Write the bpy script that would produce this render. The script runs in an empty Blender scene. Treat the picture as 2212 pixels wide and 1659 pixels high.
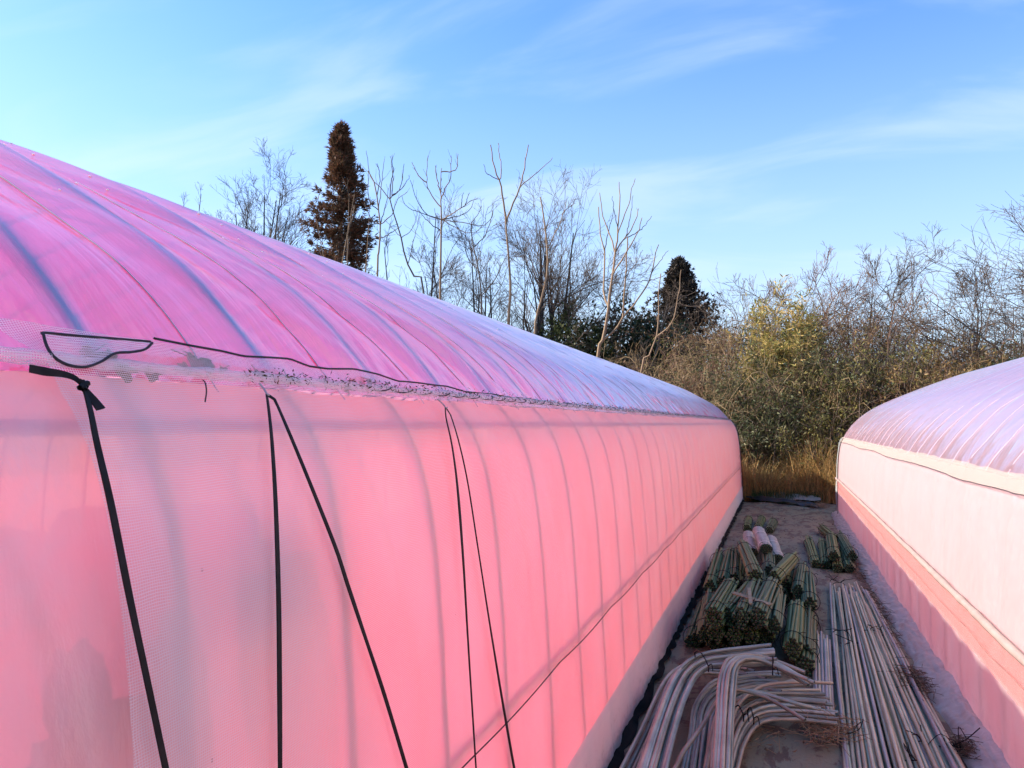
import bpy, math, random
import numpy as np
from mathutils import Matrix, Vector

# ------------------------------------------------------------------ scene
S = bpy.context.scene
COL = S.collection
R = math.radians

# camera -----------------------------------------------------------------
CAM_H = 1.6
YAW, PITCH, FPX = 19.34, 3.0, 1650.0
cam = bpy.data.cameras.new("camera")
cam.sensor_width = 36.0
cam.lens = FPX / 2212.0 * 36.0
cam.clip_start = 0.05
cam.clip_end = 3000.0
camo = bpy.data.objects.new("camera", cam)
COL.objects.link(camo)
camo.location = (0, 0, CAM_H)
camo.rotation_euler = (R(90 + PITCH), 0, R(YAW))
S.camera = camo
S.render.resolution_x, S.render.resolution_y = 1024, 768

# sun and sky --------------------------------------------------------------
SUN_EL = R(34.8)
SUN_DIR = Vector((-1.0, -0.12, 0)).normalized() * math.cos(SUN_EL) + Vector((0, 0, math.sin(SUN_EL)))
sun = bpy.data.lights.new("sun", 'SUN')
sun.energy = 4.2
sun.angle = R(0.9)
sun.color = (1.0, 0.92, 0.80)
suno = bpy.data.objects.new("sun", sun)
COL.objects.link(suno)
suno.rotation_euler = SUN_DIR.to_track_quat('Z', 'Y').to_euler()
suno.location = (-20, 0, 20)

W = bpy.data.worlds.new("World")
S.world = W
W.use_nodes = True
nt = W.node_tree
nt.nodes.clear()
def wn(t, **k):
    n = nt.nodes.new(t)
    for a, b in k.items():
        setattr(n, a, b)
    return n
def wl(a, b):
    nt.links.new(a, b)
sky = wn('ShaderNodeTexSky', sky_type='NISHITA', sun_disc=False)
sky.sun_elevation = SUN_EL
sky.sun_rotation = math.atan2(SUN_DIR.x, SUN_DIR.y)
sky.air_density = 1.15
sky.dust_density = 0.3
sky.ozone_density = 1.6
tc = wn('ShaderNodeTexCoord')
sep = wn('ShaderNodeSeparateXYZ')
wl(tc.outputs['Generated'], sep.inputs[0])
add = wn('ShaderNodeMath', operation='ADD'); add.inputs[1].default_value = 0.22
wl(sep.outputs['Z'], add.inputs[0])
dx = wn('ShaderNodeMath', operation='DIVIDE'); wl(sep.outputs['X'], dx.inputs[0]); wl(add.outputs[0], dx.inputs[1])
dy = wn('ShaderNodeMath', operation='DIVIDE'); wl(sep.outputs['Y'], dy.inputs[0]); wl(add.outputs[0], dy.inputs[1])
cmb = wn('ShaderNodeCombineXYZ'); wl(dx.outputs[0], cmb.inputs[0]); wl(dy.outputs[0], cmb.inputs[1])
mp = wn('ShaderNodeMapping')
mp.inputs['Rotation'].default_value = (0, 0, R(-28))
mp.inputs['Scale'].default_value = (0.55, 1.35, 1)
mp.inputs['Location'].default_value = (1.9, 0.35, 0)
wl(cmb.outputs[0], mp.inputs[0])
n1 = wn('ShaderNodeTexNoise'); n1.inputs['Scale'].default_value = 2.5; n1.inputs['Detail'].default_value = 8
n1.inputs['Roughness'].default_value = 0.52; n1.inputs['Distortion'].default_value = 0.55
wl(mp.outputs[0], n1.inputs[0])
rp = wn('ShaderNodeMapRange', interpolation_type='SMOOTHSTEP'); rp.inputs['From Min'].default_value = 0.45; rp.inputs['From Max'].default_value = 0.74
wl(n1.outputs[0], rp.inputs[0])
# haze low on the horizon belongs to the sky itself
hz = wn('ShaderNodeMapRange', interpolation_type='SMOOTHSTEP'); hz.inputs['From Min'].default_value = 0.5; hz.inputs['From Max'].default_value = -0.05
wl(sep.outputs['Z'], hz.inputs[0])
hzm = wn('ShaderNodeMath', operation='MULTIPLY'); hzm.inputs[1].default_value = 0.9
wl(hz.outputs[0], hzm.inputs[0])
cs = wn('ShaderNodeMath', operation='MULTIPLY'); cs.inputs[1].default_value = 0.34
wl(rp.outputs[0], cs.inputs[0])
hsv = wn('ShaderNodeHueSaturation'); hsv.inputs['Hue'].default_value = 0.497
hsv.inputs['Saturation'].default_value = 1.26; hsv.inputs['Value'].default_value = 1.0
wl(sky.outputs[0], hsv.inputs['Color'])
mx = wn('ShaderNodeMix', data_type='RGBA')
tint = wn('ShaderNodeMix', data_type='RGBA', blend_type='MULTIPLY'); tint.inputs['Factor'].default_value = 1.0
wl(hsv.outputs[0], tint.inputs['A']); tint.inputs['B'].default_value = (0.92, 0.87, 1.08, 1)
mh = wn('ShaderNodeMix', data_type='RGBA')
wl(hzm.outputs[0], mh.inputs['Factor']); wl(tint.outputs['Result'], mh.inputs['A']); mh.inputs['B'].default_value = (2.3, 3.05, 3.9, 1)
wl(cs.outputs[0], mx.inputs['Factor']); wl(mh.outputs['Result'], mx.inputs['A'])
mx.inputs['B'].default_value = (3.3, 3.8, 4.2, 1)
bg = wn('ShaderNodeBackground'); bg.inputs['Strength'].default_value = 0.094
wl(mx.outputs['Result'], bg.inputs['Color'])
wo = wn('ShaderNodeOutputWorld'); wl(bg.outputs[0], wo.inputs[0])

# exposure and sampling ----------------------------------------------------
vs = S.view_settings
S.display_settings.display_device = 'sRGB'
vs.view_transform = 'Standard'; vs.look = 'None'; vs.gamma = 1.0; vs.use_curve_mapping = False
vs.exposure = 1.62
S.render.engine = 'CYCLES'
S.cycles.max_bounces = 12
S.cycles.diffuse_bounces = 7
S.cycles.transmission_bounces = 10
S.cycles.transparent_max_bounces = 28
S.cycles.use_denoising = True
S.cycles.sample_clamp_indirect = 8.0

# ------------------------------------------------------------------ helpers
CAMROT = (Matrix.Rotation(R(YAW), 3, 'Z') @ Matrix.Rotation(R(90 + PITCH), 3, 'X'))
CR = np.array(CAMROT)
CO = np.array((0, 0, CAM_H), float)
def ray(px, py):
    return CR @ np.array(((px - 1106.0) / FPX, -(py - 829.5) / FPX, -1.0))
def PY(px, py, Y):                      # point of a sight line at distance Y along the lane
    d = ray(px, py); return CO + d * (Y / d[1])
def PG(px, py, z=0.0):                  # point of a sight line at height z
    d = ray(px, py); return CO + d * ((z - CAM_H) / d[2])

def setp(o, label=None, cat=None, group=None, kind=None):
    if label: o['label'] = label
    if cat: o['category'] = cat
    if group: o['group'] = group
    if kind: o['kind'] = kind
    return o
def thing(name, label, cat, loc=(0, 0, 0), group=None):
    o = bpy.data.objects.new(name, None)
    o.empty_display_size = 0.1
    COL.objects.link(o); o.location = loc
    return setp(o, label, cat, group)
def link(name, me, mat=None, parent=None, loc=None):
    o = bpy.data.objects.new(name, me)
    COL.objects.link(o)
    if mat is not None and len(me.materials) == 0: me.materials.append(mat)
    if parent is not None: o.parent = parent
    if loc is not None: o.location = loc
    return o

class MB:
    """collects vertices and faces of one mesh"""
    def __init__(s): s.v = []; s.f4 = []; s.f3 = []; s.uv4 = []; s.n = 0
    def add(s, V, F4=None, F3=None):
        V = np.asarray(V, float).reshape(-1, 3)
        s.v.append(V)
        if F4 is not None and len(F4): s.f4.append(np.asarray(F4, np.int64).reshape(-1, 4) + s.n)
        if F3 is not None and len(F3): s.f3.append(np.asarray(F3, np.int64).reshape(-1, 3) + s.n)
        s.n += len(V)
        return s
    def mesh(s, name, smooth=True, uv=None, origin=None):
        V = np.concatenate(s.v) if s.v else np.zeros((0, 3))
        if origin is not None: V = V - np.asarray(origin)
        f4 = np.concatenate(s.f4) if s.f4 else np.zeros((0, 4), np.int64)
        f3 = np.concatenate(s.f3) if s.f3 else np.zeros((0, 3), np.int64)
        me = bpy.data.meshes.new(name)
        me.vertices.add(len(V)); me.vertices.foreach_set('co', V.astype(np.float32).ravel())
        loops = np.concatenate([f4.ravel(), f3.ravel()]).astype(np.int32)
        me.loops.add(len(loops)); me.loops.foreach_set('vertex_index', loops)
        npoly = len(f4) + len(f3)
        me.polygons.add(npoly)
        st = np.concatenate([np.arange(len(f4)) * 4, len(f4) * 4 + np.arange(len(f3)) * 3]).astype(np.int32)
        me.polygons.foreach_set('loop_start', st)
        me.polygons.foreach_set('use_smooth', np.full(npoly, smooth, bool))
        if uv is not None:
            l = me.uv_layers.new(name='UVMap')
            l.data.foreach_set('uv', np.asarray(uv, np.float32)[loops].ravel())
        me.update(calc_edges=True)
        me.validate()
        return me

def tubes(mb, P, rad, k=5, caps=False):
    """batch of tubes: P (B,n,3), rad scalar / (B,n)"""
    P = np.asarray(P, float)
    if P.ndim == 2: P = P[None]
    B, n, _ = P.shape
    rad = np.broadcast_to(np.asarray(rad, float), (B, n))
    T = np.gradient(P, axis=1)
    T /= np.linalg.norm(T, axis=2, keepdims=True) + 1e-12
    ref = np.zeros((B, 3)); ax = np.argmin(np.abs(T[:, 0]), axis=1); ref[np.arange(B), ax] = 1
    N = np.cross(T[:, 0], ref); N /= np.linalg.norm(N, axis=1, keepdims=True) + 1e-12
    rings = np.zeros((B, n, k, 3))
    a = np.arange(k) * 2 * math.pi / k
    for i in range(n):
        N = N - T[:, i] * np.sum(N * T[:, i], axis=1, keepdims=True)
        N /= np.linalg.norm(N, axis=1, keepdims=True) + 1e-12
        Bn = np.cross(T[:, i], N)
        rings[:, i] = P[:, i, None] + rad[:, i, None, None] * (np.cos(a)[None, :, None] * N[:, None] + np.sin(a)[None, :, None] * Bn[:, None])
    idx = np.arange(B * n * k).reshape(B, n, k)
    nx = np.roll(idx, -1, axis=2)
    F = np.stack([idx[:, :-1], nx[:, :-1], nx[:, 1:], idx[:, 1:]], axis=-1).reshape(-1, 4)
    V = rings.reshape(-1, 3)
    F3 = None
    if caps:
        c = np.concatenate([P[:, 0], P[:, -1]])
        b0 = len(V); V = np.concatenate([V, c])
        i0 = b0 + np.arange(B); i1 = b0 + B + np.arange(B)
        f0 = np.stack([np.broadcast_to(i0[:, None], (B, k)), nx[:, 0], idx[:, 0]], -1).reshape(-1, 3)
        f1 = np.stack([np.broadcast_to(i1[:, None], (B, k)), idx[:, -1], nx[:, -1]], -1).reshape(-1, 3)
        F3 = np.concatenate([f0, f1])
    mb.add(V, F, F3)
    return mb

def cat_rom(pts, n):
    """smooth resample of a polyline to n points"""
    p = np.asarray(pts, float)
    if len(p) == 2:
        t = np.linspace(0, 1, n)[:, None]
        return p[0] * (1 - t) + p[1] * t
    d = np.concatenate([[0], np.cumsum(np.linalg.norm(np.diff(p, axis=0), axis=1))])
    q = np.concatenate([[2 * p[0] - p[1]], p, [2 * p[-1] - p[-2]]])
    out = []
    for u in np.linspace(0, d[-1], n):
        i = min(np.searchsorted(d, u, side='right') - 1, len(p) - 2)
        t = (u - d[i]) / max(d[i + 1] - d[i], 1e-9)
        a, b, c, e = q[i], q[i + 1], q[i + 2], q[i + 3]
        out.append(0.5 * ((2 * b) + (-a + c) * t + (2 * a - 5 * b + 4 * c - e) * t * t + (-a + 3 * b - 3 * c + e) * t ** 3))
    return np.array(out)

def leaves(mb, C, D, N, L, Wd, fold=0.0):
    """kite shaped blades: C base (m,3), D direction, N side vector, L length, Wd width"""
    L = np.asarray(L)[:, None]; Wd = np.asarray(Wd)[:, None]
    side = N
    up = np.cross(D, side)
    mid = C + D * L * 0.42 + up * (L * fold)
    V = np.stack([C, mid - side * Wd * 0.5, C + D * L, mid + side * Wd * 0.5], axis=1).reshape(-1, 3)
    m = len(C)
    mb.add(V, np.arange(m * 4).reshape(m, 4))
    return mb
def unit(a): return a / (np.linalg.norm(a, axis=-1, keepdims=True) + 1e-12)
def perp(D, rng):
    r = unit(rng.normal(size=D.shape)); return unit(np.cross(D, r))

def hash2(ix, iy, seed=0):
    h = (ix * 374761393 + iy * 668265263 + seed * 974711) & 0x7fffffff
    h = ((h ^ (h >> 13)) * 1274126177) & 0x7fffffff
    return ((h ^ (h >> 16)) & 0xffff) / 65535.0
def vnoise(x, y, seed=0):
    x = np.asarray(x, float); y = np.asarray(y, float)
    ix = np.floor(x).astype(np.int64); iy = np.floor(y).astype(np.int64)
    fx = x - ix; fy = y - iy
    fx = fx * fx * (3 - 2 * fx); fy = fy * fy * (3 - 2 * fy)
    a = hash2(ix, iy, seed); b = hash2(ix + 1, iy, seed); c = hash2(ix, iy + 1, seed); d = hash2(ix + 1, iy + 1, seed)
    return (a * (1 - fx) + b * fx) * (1 - fy) + (c * (1 - fx) + d * fx) * fy - 0.5

# ------------------------------------------------------------------ materials
class NT:
    def __init__(s, name):
        s.m = bpy.data.materials.new(name); s.m.use_nodes = True
        s.t = s.m.node_tree; s.t.nodes.clear()
        s.out = s.t.nodes.new('ShaderNodeOutputMaterial')
    def n(s, t, inp=None, **k):
        n = s.t.nodes.new(t)
        for a, b in k.items(): setattr(n, a, b)
        for a, b in (inp or {}).items(): s.put(n, a, b)
        return n
    def put(s, n, a, b):
        if isinstance(b, bpy.types.NodeSocket): s.t.links.new(b, n.inputs[a])
        else: n.inputs[a].default_value = b
    def math(s, op, a, b=0.0, c=None):
        n = s.n('ShaderNodeMath', operation=op); s.put(n, 0, a); s.put(n, 1, b)
        if c is not None: s.put(n, 2, c)
        return n.outputs[0]
    def mixc(s, f, a, b):
        n = s.n('ShaderNodeMix', data_type='RGBA'); s.put(n, 'Factor', f); s.put(n, 'A', a); s.put(n, 'B', b); return n.outputs['Result']
    def mixs(s, f, a, b):
        n = s.n('ShaderNodeMixShader'); s.put(n, 0, f); s.put(n, 1, a); s.put(n, 2, b); return n.outputs[0]
    def noise(s, vec, scale, detail=4, rough=0.55, dist=0.0):
        n = s.n('ShaderNodeTexNoise', {'Scale': scale, 'Detail': detail, 'Roughness': rough, 'Distortion': dist})
        if vec is not None: s.put(n, 'Vector', vec)
        return n.outputs[0]
    def mapr(s, v, a, b, c=0.0, d=1.0, smooth=True):
        n = s.n('ShaderNodeMapRange', {'From Min': a, 'From Max': b, 'To Min': c, 'To Max': d}, interpolation_type='SMOOTHSTEP' if smooth else 'LINEAR')
        s.put(n, 0, v); return n.outputs[0]
    def mapping(s, vec, scale=(1, 1, 1), rot=(0, 0, 0), loc=(0, 0, 0)):
        n = s.n('ShaderNodeMapping', {'Scale': scale, 'Rotation': rot, 'Location': loc}); s.put(n, 'Vector', vec); return n.outputs[0]
    def bump(s, h, strength=0.3, dist=0.01):
        return s.n('ShaderNodeBump', {'Height': h, 'Strength': strength, 'Distance': dist}).outputs[0]
    def done(s, sh): s.t.links.new(sh, s.out.inputs['Surface']); return s.m
    def obj(s): return s.n('ShaderNodeTexCoord').outputs['Object']
    def uv(s): return s.n('ShaderNodeTexCoord').outputs['UV']
def c4(c): return (c[0], c[1], c[2], 1.0)

def plain(name, col, col2=None, rough=0.6, scale=8.0, bump=0.0, metal=0.0, rand=0.0, spec=0.4, stretch=(1, 1, 1)):
    m = NT(name)
    v = m.mapping(m.obj(), scale=stretch)
    f = m.noise(v, scale, 6, 0.6)
    c = m.mixc(m.mapr(f, 0.3, 0.7), c4(col), c4(col2 or tuple(x * 0.7 for x in col)))
    if rand:
        g = m.n('ShaderNodeNewGeometry').outputs['Random Per Island']
        oi = m.n('ShaderNodeObjectInfo').outputs['Random']
        rr = m.math('FRACT', m.math('ADD', g, oi))
        hsv = m.n('ShaderNodeHueSaturation', {'Color': c, 'Value': m.mapr(rr, 0, 1, 1 - rand, 1 + rand, False)})
        c = hsv.outputs[0]
    p = m.n('ShaderNodeBsdfPrincipled', {'Base Color': c, 'Roughness': rough, 'Metallic': metal, 'Specular IOR Level': spec})
    if bump: m.put(p, 'Normal', m.bump(f, bump, 0.02))
    return m.done(p.outputs[0])

def leafmat(name, cols, trans=0.3, rough=0.6, spec=0.25):
    m = NT(name)
    g = m.n('ShaderNodeNewGeometry').outputs['Random Per Island']
    rp = m.n('ShaderNodeValToRGB'); m.put(rp, 0, g)
    e = rp.color_ramp.elements
    while len(e) < len(cols): e.new(0.5)
    for i, c in enumerate(cols):
        e[i].position = i / (len(cols) - 1); e[i].color = c4(c)
    col = rp.outputs[0]
    p = m.n('ShaderNodeBsdfPrincipled', {'Base Color': col, 'Roughness': rough, 'Specular IOR Level': spec})
    t = m.n('ShaderNodeBsdfTranslucent', {'Color': col})
    return m.done(m.mixs(trans, p.outputs[0], t.outputs[0]))

def film(name, tint, clear=0.3, milky=0.45, white=(0.85, 0.8, 0.85), gloss_rough=0.18, patches=False, bump=0.15, spots=False, drops=False, skin=0.6, dirt=0.0, mud=0.0, near_pale=0.0, wrinkle=0.0):
    """greenhouse plastic: part see-through, part milky, thin glossy skin"""
    m = NT(name)
    uv = m.uv()
    v1 = m.mapping(uv, scale=(7, 2.2, 1), rot=(0, 0, 0.5))
    w = m.noise(v1, 1.6, 5, 0.6, 0.6)
    w2 = m.noise(m.mapping(uv, scale=(2.2, 1.2, 1), rot=(0, 0, -0.35)), 1.5, 3, 0.55)
    h = m.math('ADD', w, m.math('MULTIPLY', m.noise(uv, 26, 5, 0.6), 0.3))
    if wrinkle:
        # taut creases slanting up from the eave
        for rot_, sc_, lc_ in ((0.42, (6.5, 0.6, 1), (0, 0, 0)), (0.62, (12, 0.9, 1), (5, 2, 0)), (0.2, (5, 0.7, 1), (9, 4, 0))):
            q = m.noise(m.mapping(uv, scale=sc_, rot=(0, 0, rot_), loc=lc_), 1.0, 3, 0.5, 0.25)
            q = m.math('ABSOLUTE', m.math('SUBTRACT', q, 0.5))
            h = m.math('ADD', h, m.math('MULTIPLY', m.mapr(q, 0.0, 0.07, 1.0, 0.0), wrinkle))
    nrm = m.bump(h, bump, 0.03)
    blot = m.mapr(w2, 0.32, 0.72)
    tcol = m.mixc(blot, c4(tint), c4(tuple(min(1, t * 1.12 + 0.10) for t in tint)))
    clearf = m.mapr(blot, 0, 1, clear * 0.8, clear * 1.2, False)
    tr = m.n('ShaderNodeBsdfTransparent', {'Color': tcol})
    tl = m.n('ShaderNodeBsdfTranslucent', {'Color': tcol, 'Normal': nrm})
    df = m.n('ShaderNodeBsdfDiffuse', {'Color': c4(white), 'Normal': nrm})
    refl = 1 - clear - milky
    body = m.mixs(refl / (refl + milky), tl.outputs[0], df.outputs[0])
    sh = m.mixs(m.math('SUBTRACT', 1.0, clearf), tr.outputs[0], body)
    if dirt:
        # dried water runs and dust on the plastic
        d1 = m.noise(m.mapping(uv, scale=(9, 0.9, 1)), 2.2, 6, 0.65, 0.5)
        d2 = m.noise(uv, 2.3, 6, 0.62, 0.4)
        dm = m.math('MULTIPLY', m.math('MULTIPLY', m.mapr(d1, 0.35, 0.85), m.mapr(d2, 0.35, 0.75)), dirt)
        dd = m.n('ShaderNodeBsdfDiffuse', {'Color': (0.62, 0.55, 0.56, 1), 'Normal': nrm})
        sh = m.mixs(dm, sh, dd.outputs[0])
    if near_pale:
        # the first bays are paler, in cloudy blotches
        sx = m.n('ShaderNodeSeparateXYZ', {0: uv}).outputs[0]
        cl = m.noise(m.mapping(uv, scale=(3.0, 1.4, 1), rot=(0, 0, 0.4)), 1.6, 5, 0.6, 0.8)
        cf = m.math('MULTIPLY', m.math('MULTIPLY', m.mapr(sx, 2.0, 0.8), m.mapr(cl, 0.25, 0.75, 0.45, 1.0)), near_pale)
        cd2 = m.n('ShaderNodeBsdfDiffuse', {'Color': (0.74, 0.63, 0.64, 1), 'Normal': nrm})
        sh = m.mixs(cf, sh, cd2.outputs[0])
    if mud:
        sv = m.n('ShaderNodeSeparateXYZ', {0: m.n('ShaderNodeNewGeometry').outputs['Position']}).outputs[2]
        mn = m.noise(m.mapping(uv, scale=(6, 9, 1)), 2.0, 6, 0.7)
        mm = m.math('MULTIPLY', m.mapr(m.math('ADD', mn, m.math('MULTIPLY', sv, -1.3)), 0.28, 0.62), mud)
        md = m.n('ShaderNodeBsdfDiffuse', {'Color': (0.24, 0.17, 0.12, 1), 'Normal': nrm})
        sh = m.mixs(mm, sh, md.outputs[0])
    gl = m.n('ShaderNodeBsdfGlossy', {'Roughness': gloss_rough, 'Normal': nrm, 'Color': (1, 1, 1, 1)})
    fr = m.n('ShaderNodeFresnel', {'IOR': 1.42, 'Normal': nrm}).outputs[0]
    fr = m.math('MULTIPLY', fr, skin)
    sh = m.mixs(fr, sh, gl.outputs[0])
    if patches:
        # farther along the roof the skin carries a flaking dew/dirt coat, silvery sky sheen put into its colour, with bare streaks running downhill
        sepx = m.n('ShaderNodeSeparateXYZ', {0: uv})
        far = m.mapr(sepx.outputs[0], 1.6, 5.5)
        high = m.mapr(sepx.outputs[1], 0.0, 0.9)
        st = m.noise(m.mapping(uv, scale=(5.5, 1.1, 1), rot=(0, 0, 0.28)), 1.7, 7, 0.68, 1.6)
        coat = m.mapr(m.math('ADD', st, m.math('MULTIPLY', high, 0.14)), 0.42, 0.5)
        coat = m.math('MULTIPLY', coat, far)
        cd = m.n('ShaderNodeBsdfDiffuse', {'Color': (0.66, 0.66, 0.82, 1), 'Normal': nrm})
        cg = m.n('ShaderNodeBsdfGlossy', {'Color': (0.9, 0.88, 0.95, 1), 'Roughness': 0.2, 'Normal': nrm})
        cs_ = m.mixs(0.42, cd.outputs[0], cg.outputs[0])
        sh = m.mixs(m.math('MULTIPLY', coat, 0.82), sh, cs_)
        br = m.noise(m.mapping(uv, scale=(6.5, 1.5, 1), rot=(0, 0, 0.3), loc=(4, 7, 0)), 1.5, 6, 0.62, 1.2)
        brm = m.math('MULTIPLY', m.mapr(br, 0.585, 0.62), m.mapr(sepx.outputs[0], 4.5, 7.5))
        bd = m.n('ShaderNodeBsdfDiffuse', {'Color': (0.2, 0.13, 0.14, 1)})
        sh = m.mixs(m.math('MULTIPLY', brm, 0.55), sh, bd.outputs[0])
    if spots:
        vo = m.n('ShaderNodeTexVoronoi', {'Vector': uv, 'Scale': 9.0, 'Randomness': 1.0}).outputs['Distance']
        d = m.n('ShaderNodeBsdfDiffuse', {'Color': (0.25, 0.14, 0.12, 1)})
        sh = m.mixs(m.math('MULTIPLY', m.math('LESS_THAN', vo, 0.03), 0.5), sh, d.outputs[0])
    return m.done(sh)

def netmat(name, pitch=0.004, thread=0.00098, col=(0.84, 0.80, 0.80), wav=0.0035, tl=0.35):
    """white woven insect net: square holes between the threads"""
    m = NT(name)
    uv = m.uv()
    nz = m.n('ShaderNodeTexNoise', {'Vector': uv, 'Scale': 9.0, 'Detail': 3.0})
    off = m.n('ShaderNodeVectorMath', {0: nz.outputs['Color'], 1: (0.5, 0.5, 0.5)}, operation='SUBTRACT').outputs[0]
    off = m.n('ShaderNodeVectorMath', {0: off, 'Scale': wav * 4}, operation='SCALE').outputs[0]
    v = m.n('ShaderNodeVectorMath', {0: uv, 1: off}, operation='ADD').outputs[0]
    s = m.n('ShaderNodeSeparateXYZ', {0: v})
    f = []
    for ax, p, t in ((0, pitch * 1.08, thread * 1.0), (1, pitch, thread * 1.25)):
        q = m.math('FRACT', m.math('DIVIDE', m.math('ADD', s.outputs[ax], 50.0), p))
        f.append(m.math('LESS_THAN', q, t / p))
    th = m.math('MAXIMUM', f[0], f[1])
    d = m.n('ShaderNodeBsdfDiffuse', {'Color': c4(col)})
    t2 = m.n('ShaderNodeBsdfTranslucent', {'Color': c4(col)})
    body = m.mixs(tl, d.outputs[0], t2.outputs[0])
    tr = m.n('ShaderNodeBsdfTransparent')
    return m.done(m.mixs(th, tr.outputs[0], body))
# ------------------------------------------------------------------ ground
M_soil = plain("soil", (0.16, 0.115, 0.08), (0.09, 0.066, 0.045), 0.95, 1.2, 0.4, spec=0.1)
def sheet(xs, ys, zf):
    X, Y = np.meshgrid(xs, ys)
    Z = zf(X, Y)
    n, m = X.shape
    idx = np.arange(n * m).reshape(n, m)
    F = np.stack([idx[:-1, :-1], idx[:-1, 1:], idx[1:, 1:], idx[1:, :-1]], -1).reshape(-1, 4)
    V = np.stack([X, Y, Z], -1).reshape(-1, 3)
    return V, F
b = MB()
xs = np.concatenate([[-1500, -400, -120, -60], np.linspace(-40, 40, 81), [60, 120, 400, 1500]])
ys = np.concatenate([[-400, -60], np.linspace(-20, 50, 71), [80, 150, 500, 2000]])
V, F = sheet(xs, ys, lambda X, Y: -0.03 + 0.10 * vnoise(X * 0.9, Y * 0.9, 3) * (Y > 17.5) - 0.02)
b.add(V, F)
setp(link("ground", b.mesh("ground"), M_soil), kind='structure')

M_inner = plain("pale_bounce_floor", (0.62, 0.5, 0.42), (0.42, 0.32, 0.26), 0.7, 0.8, 0.2)  # pale floor cover added to bounce light up into the plastic
b = MB()
for x0, x1, y1 in ((-6.65, -0.88, 17.05), (1.02, 6.8, 14.7)):
    V, F = sheet(np.linspace(x0, x1, 30), np.linspace(-2.4, y1, 80), lambda X, Y: 0.0 + 0.02 * vnoise(X * 2, Y * 2, 8))
    b.add(V, F)
setp(link("greenhouse_floor", b.mesh("greenhouse_floor"), M_inner), kind='structure')

# lane sheet between the two greenhouses: faded woven sheet with mud stains
m = NT("lane_sheet")
o_ = m.obj()
st = m.noise(m.mapping(o_, scale=(1.6, 0.55, 1)), 2.4, 7, 0.68, 0.8)
st2 = m.noise(m.mapping(o_, scale=(3, 1.2, 1), loc=(3, 2, 0)), 2.2, 6, 0.7, 0.4)
gr = m.noise(o_, 60, 3, 0.6)
base = m.mixc(m.mapr(st, 0.36, 0.66), (0.205, 0.205, 0.135, 1), (0.225, 0.175, 0.095, 1))
base = m.mixc(m.math('MULTIPLY', m.mapr(st2, 0.485, 0.56), 0.85), base, (0.095, 0.05, 0.03, 1))
base = m.mixc(m.math('MULTIPLY', gr, 0.3), base, (0.1, 0.09, 0.085, 1))
p = m.n('ShaderNodeBsdfPrincipled', {'Base Color': base, 'Roughness': 0.6, 'Specular IOR Level': 0.35})
m.put(p, 'Normal', m.bump(m.math('ADD', st, m.math('MULTIPLY', gr, 0.15)), 0.5, 0.03))
M_lane = m.done(p.outputs[0])
b = MB()
V, F = sheet(np.linspace(-0.86, 1.0, 40), np.linspace(-2.5, 16.45, 260), lambda X, Y: 0.012 + 0.022 * vnoise(X * 3.1, Y * 1.4, 5) + 0.01 * vnoise(X * 9, Y * 5, 6))
b.add(V, F)
setp(link("path", b.mesh("path"), M_lane), kind='structure')

# ------------------------------------------------------------------ greenhouse cross sections
class Prof:
    def __init__(s, sgn, half, ridge):
        """half: (distance from the lane axis, height) from the foot up to the ridge; ridge mirrored"""
        s.sgn = sgn
        i_eave = half.index('e'); pts = [q for q in half if q != 'e']
        s.n_e = i_eave - 1
        mir = [(2 * ridge - q[0], q[1]) for q in reversed(pts)][1:]
        allp = pts + mir
        c = cat_rom([(q[0], 0, q[1]) for q in allp], 1400)
        s.d = c[:, 0]; s.z = c[:, 2]
        L = np.concatenate([[0], np.cumsum(np.hypot(np.diff(s.d), np.diff(s.z)))])
        e = pts[s.n_e]
        half_i = np.arange(len(s.d)) < 700
        k = np.argmin(np.where(half_i, np.hypot(s.d - e[0], s.z - e[1]), 9))
        s.s = L - L[k]
        s.s0, s.s1 = s.s[0], s.s[-1]
        s.td = np.gradient(s.d, s.s); s.tz = np.gradient(s.z, s.s)
    def at(s, t):
        return np.interp(t, s.s, s.d), np.interp(t, s.s, s.z)
    def nor(s, t):
        td, tz = np.interp(t, s.s, s.td), np.interp(t, s.s, s.tz)
        l = np.hypot(td, tz) + 1e-9
        return -tz / l, td / l
    def pt(s, y, t, off=0.0):
        d, z = s.at(t); nd, nz = s.nor(t)
        y = np.asarray(y, float)
        return np.stack([s.sgn * (d + nd * off), y + 0 * d, z + nz * off], -1)
    def s_of_z(s, z):
        k = s.s <= 0.001
        return float(np.interp(z, s.z[k], s.s[k]))
    def hit(s, px, py, off=0.0):
        """sight line through a photo pixel meets the greenhouse skin: (y, s)"""
        dr = ray(px, py)
        t = s.s[:1000]; d = s.d[:1000] + s.nor(t)[0] * off; z = s.z[:1000] + s.nor(t)[1] * off
        k = s.sgn * d / dr[0]
        f = CAM_H + k * dr[2] - z
        c = np.where((f[:-1] * f[1:] <= 0) & (k[:-1] > 0))[0]
        if len(c) == 0:
            i = int(np.argmin(np.abs(f[:700])))
            return float(k[i] * dr[1]), float(t[i])
        i = c[np.argmin(k[c])]
        w = f[i] / (f[i] - f[i + 1] + 1e-12)
        kk = k[i] * (1 - w) + k[i + 1] * w
        return float(kk * dr[1]), float(t[i] * (1 - w) + t[i + 1] * w)

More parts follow.
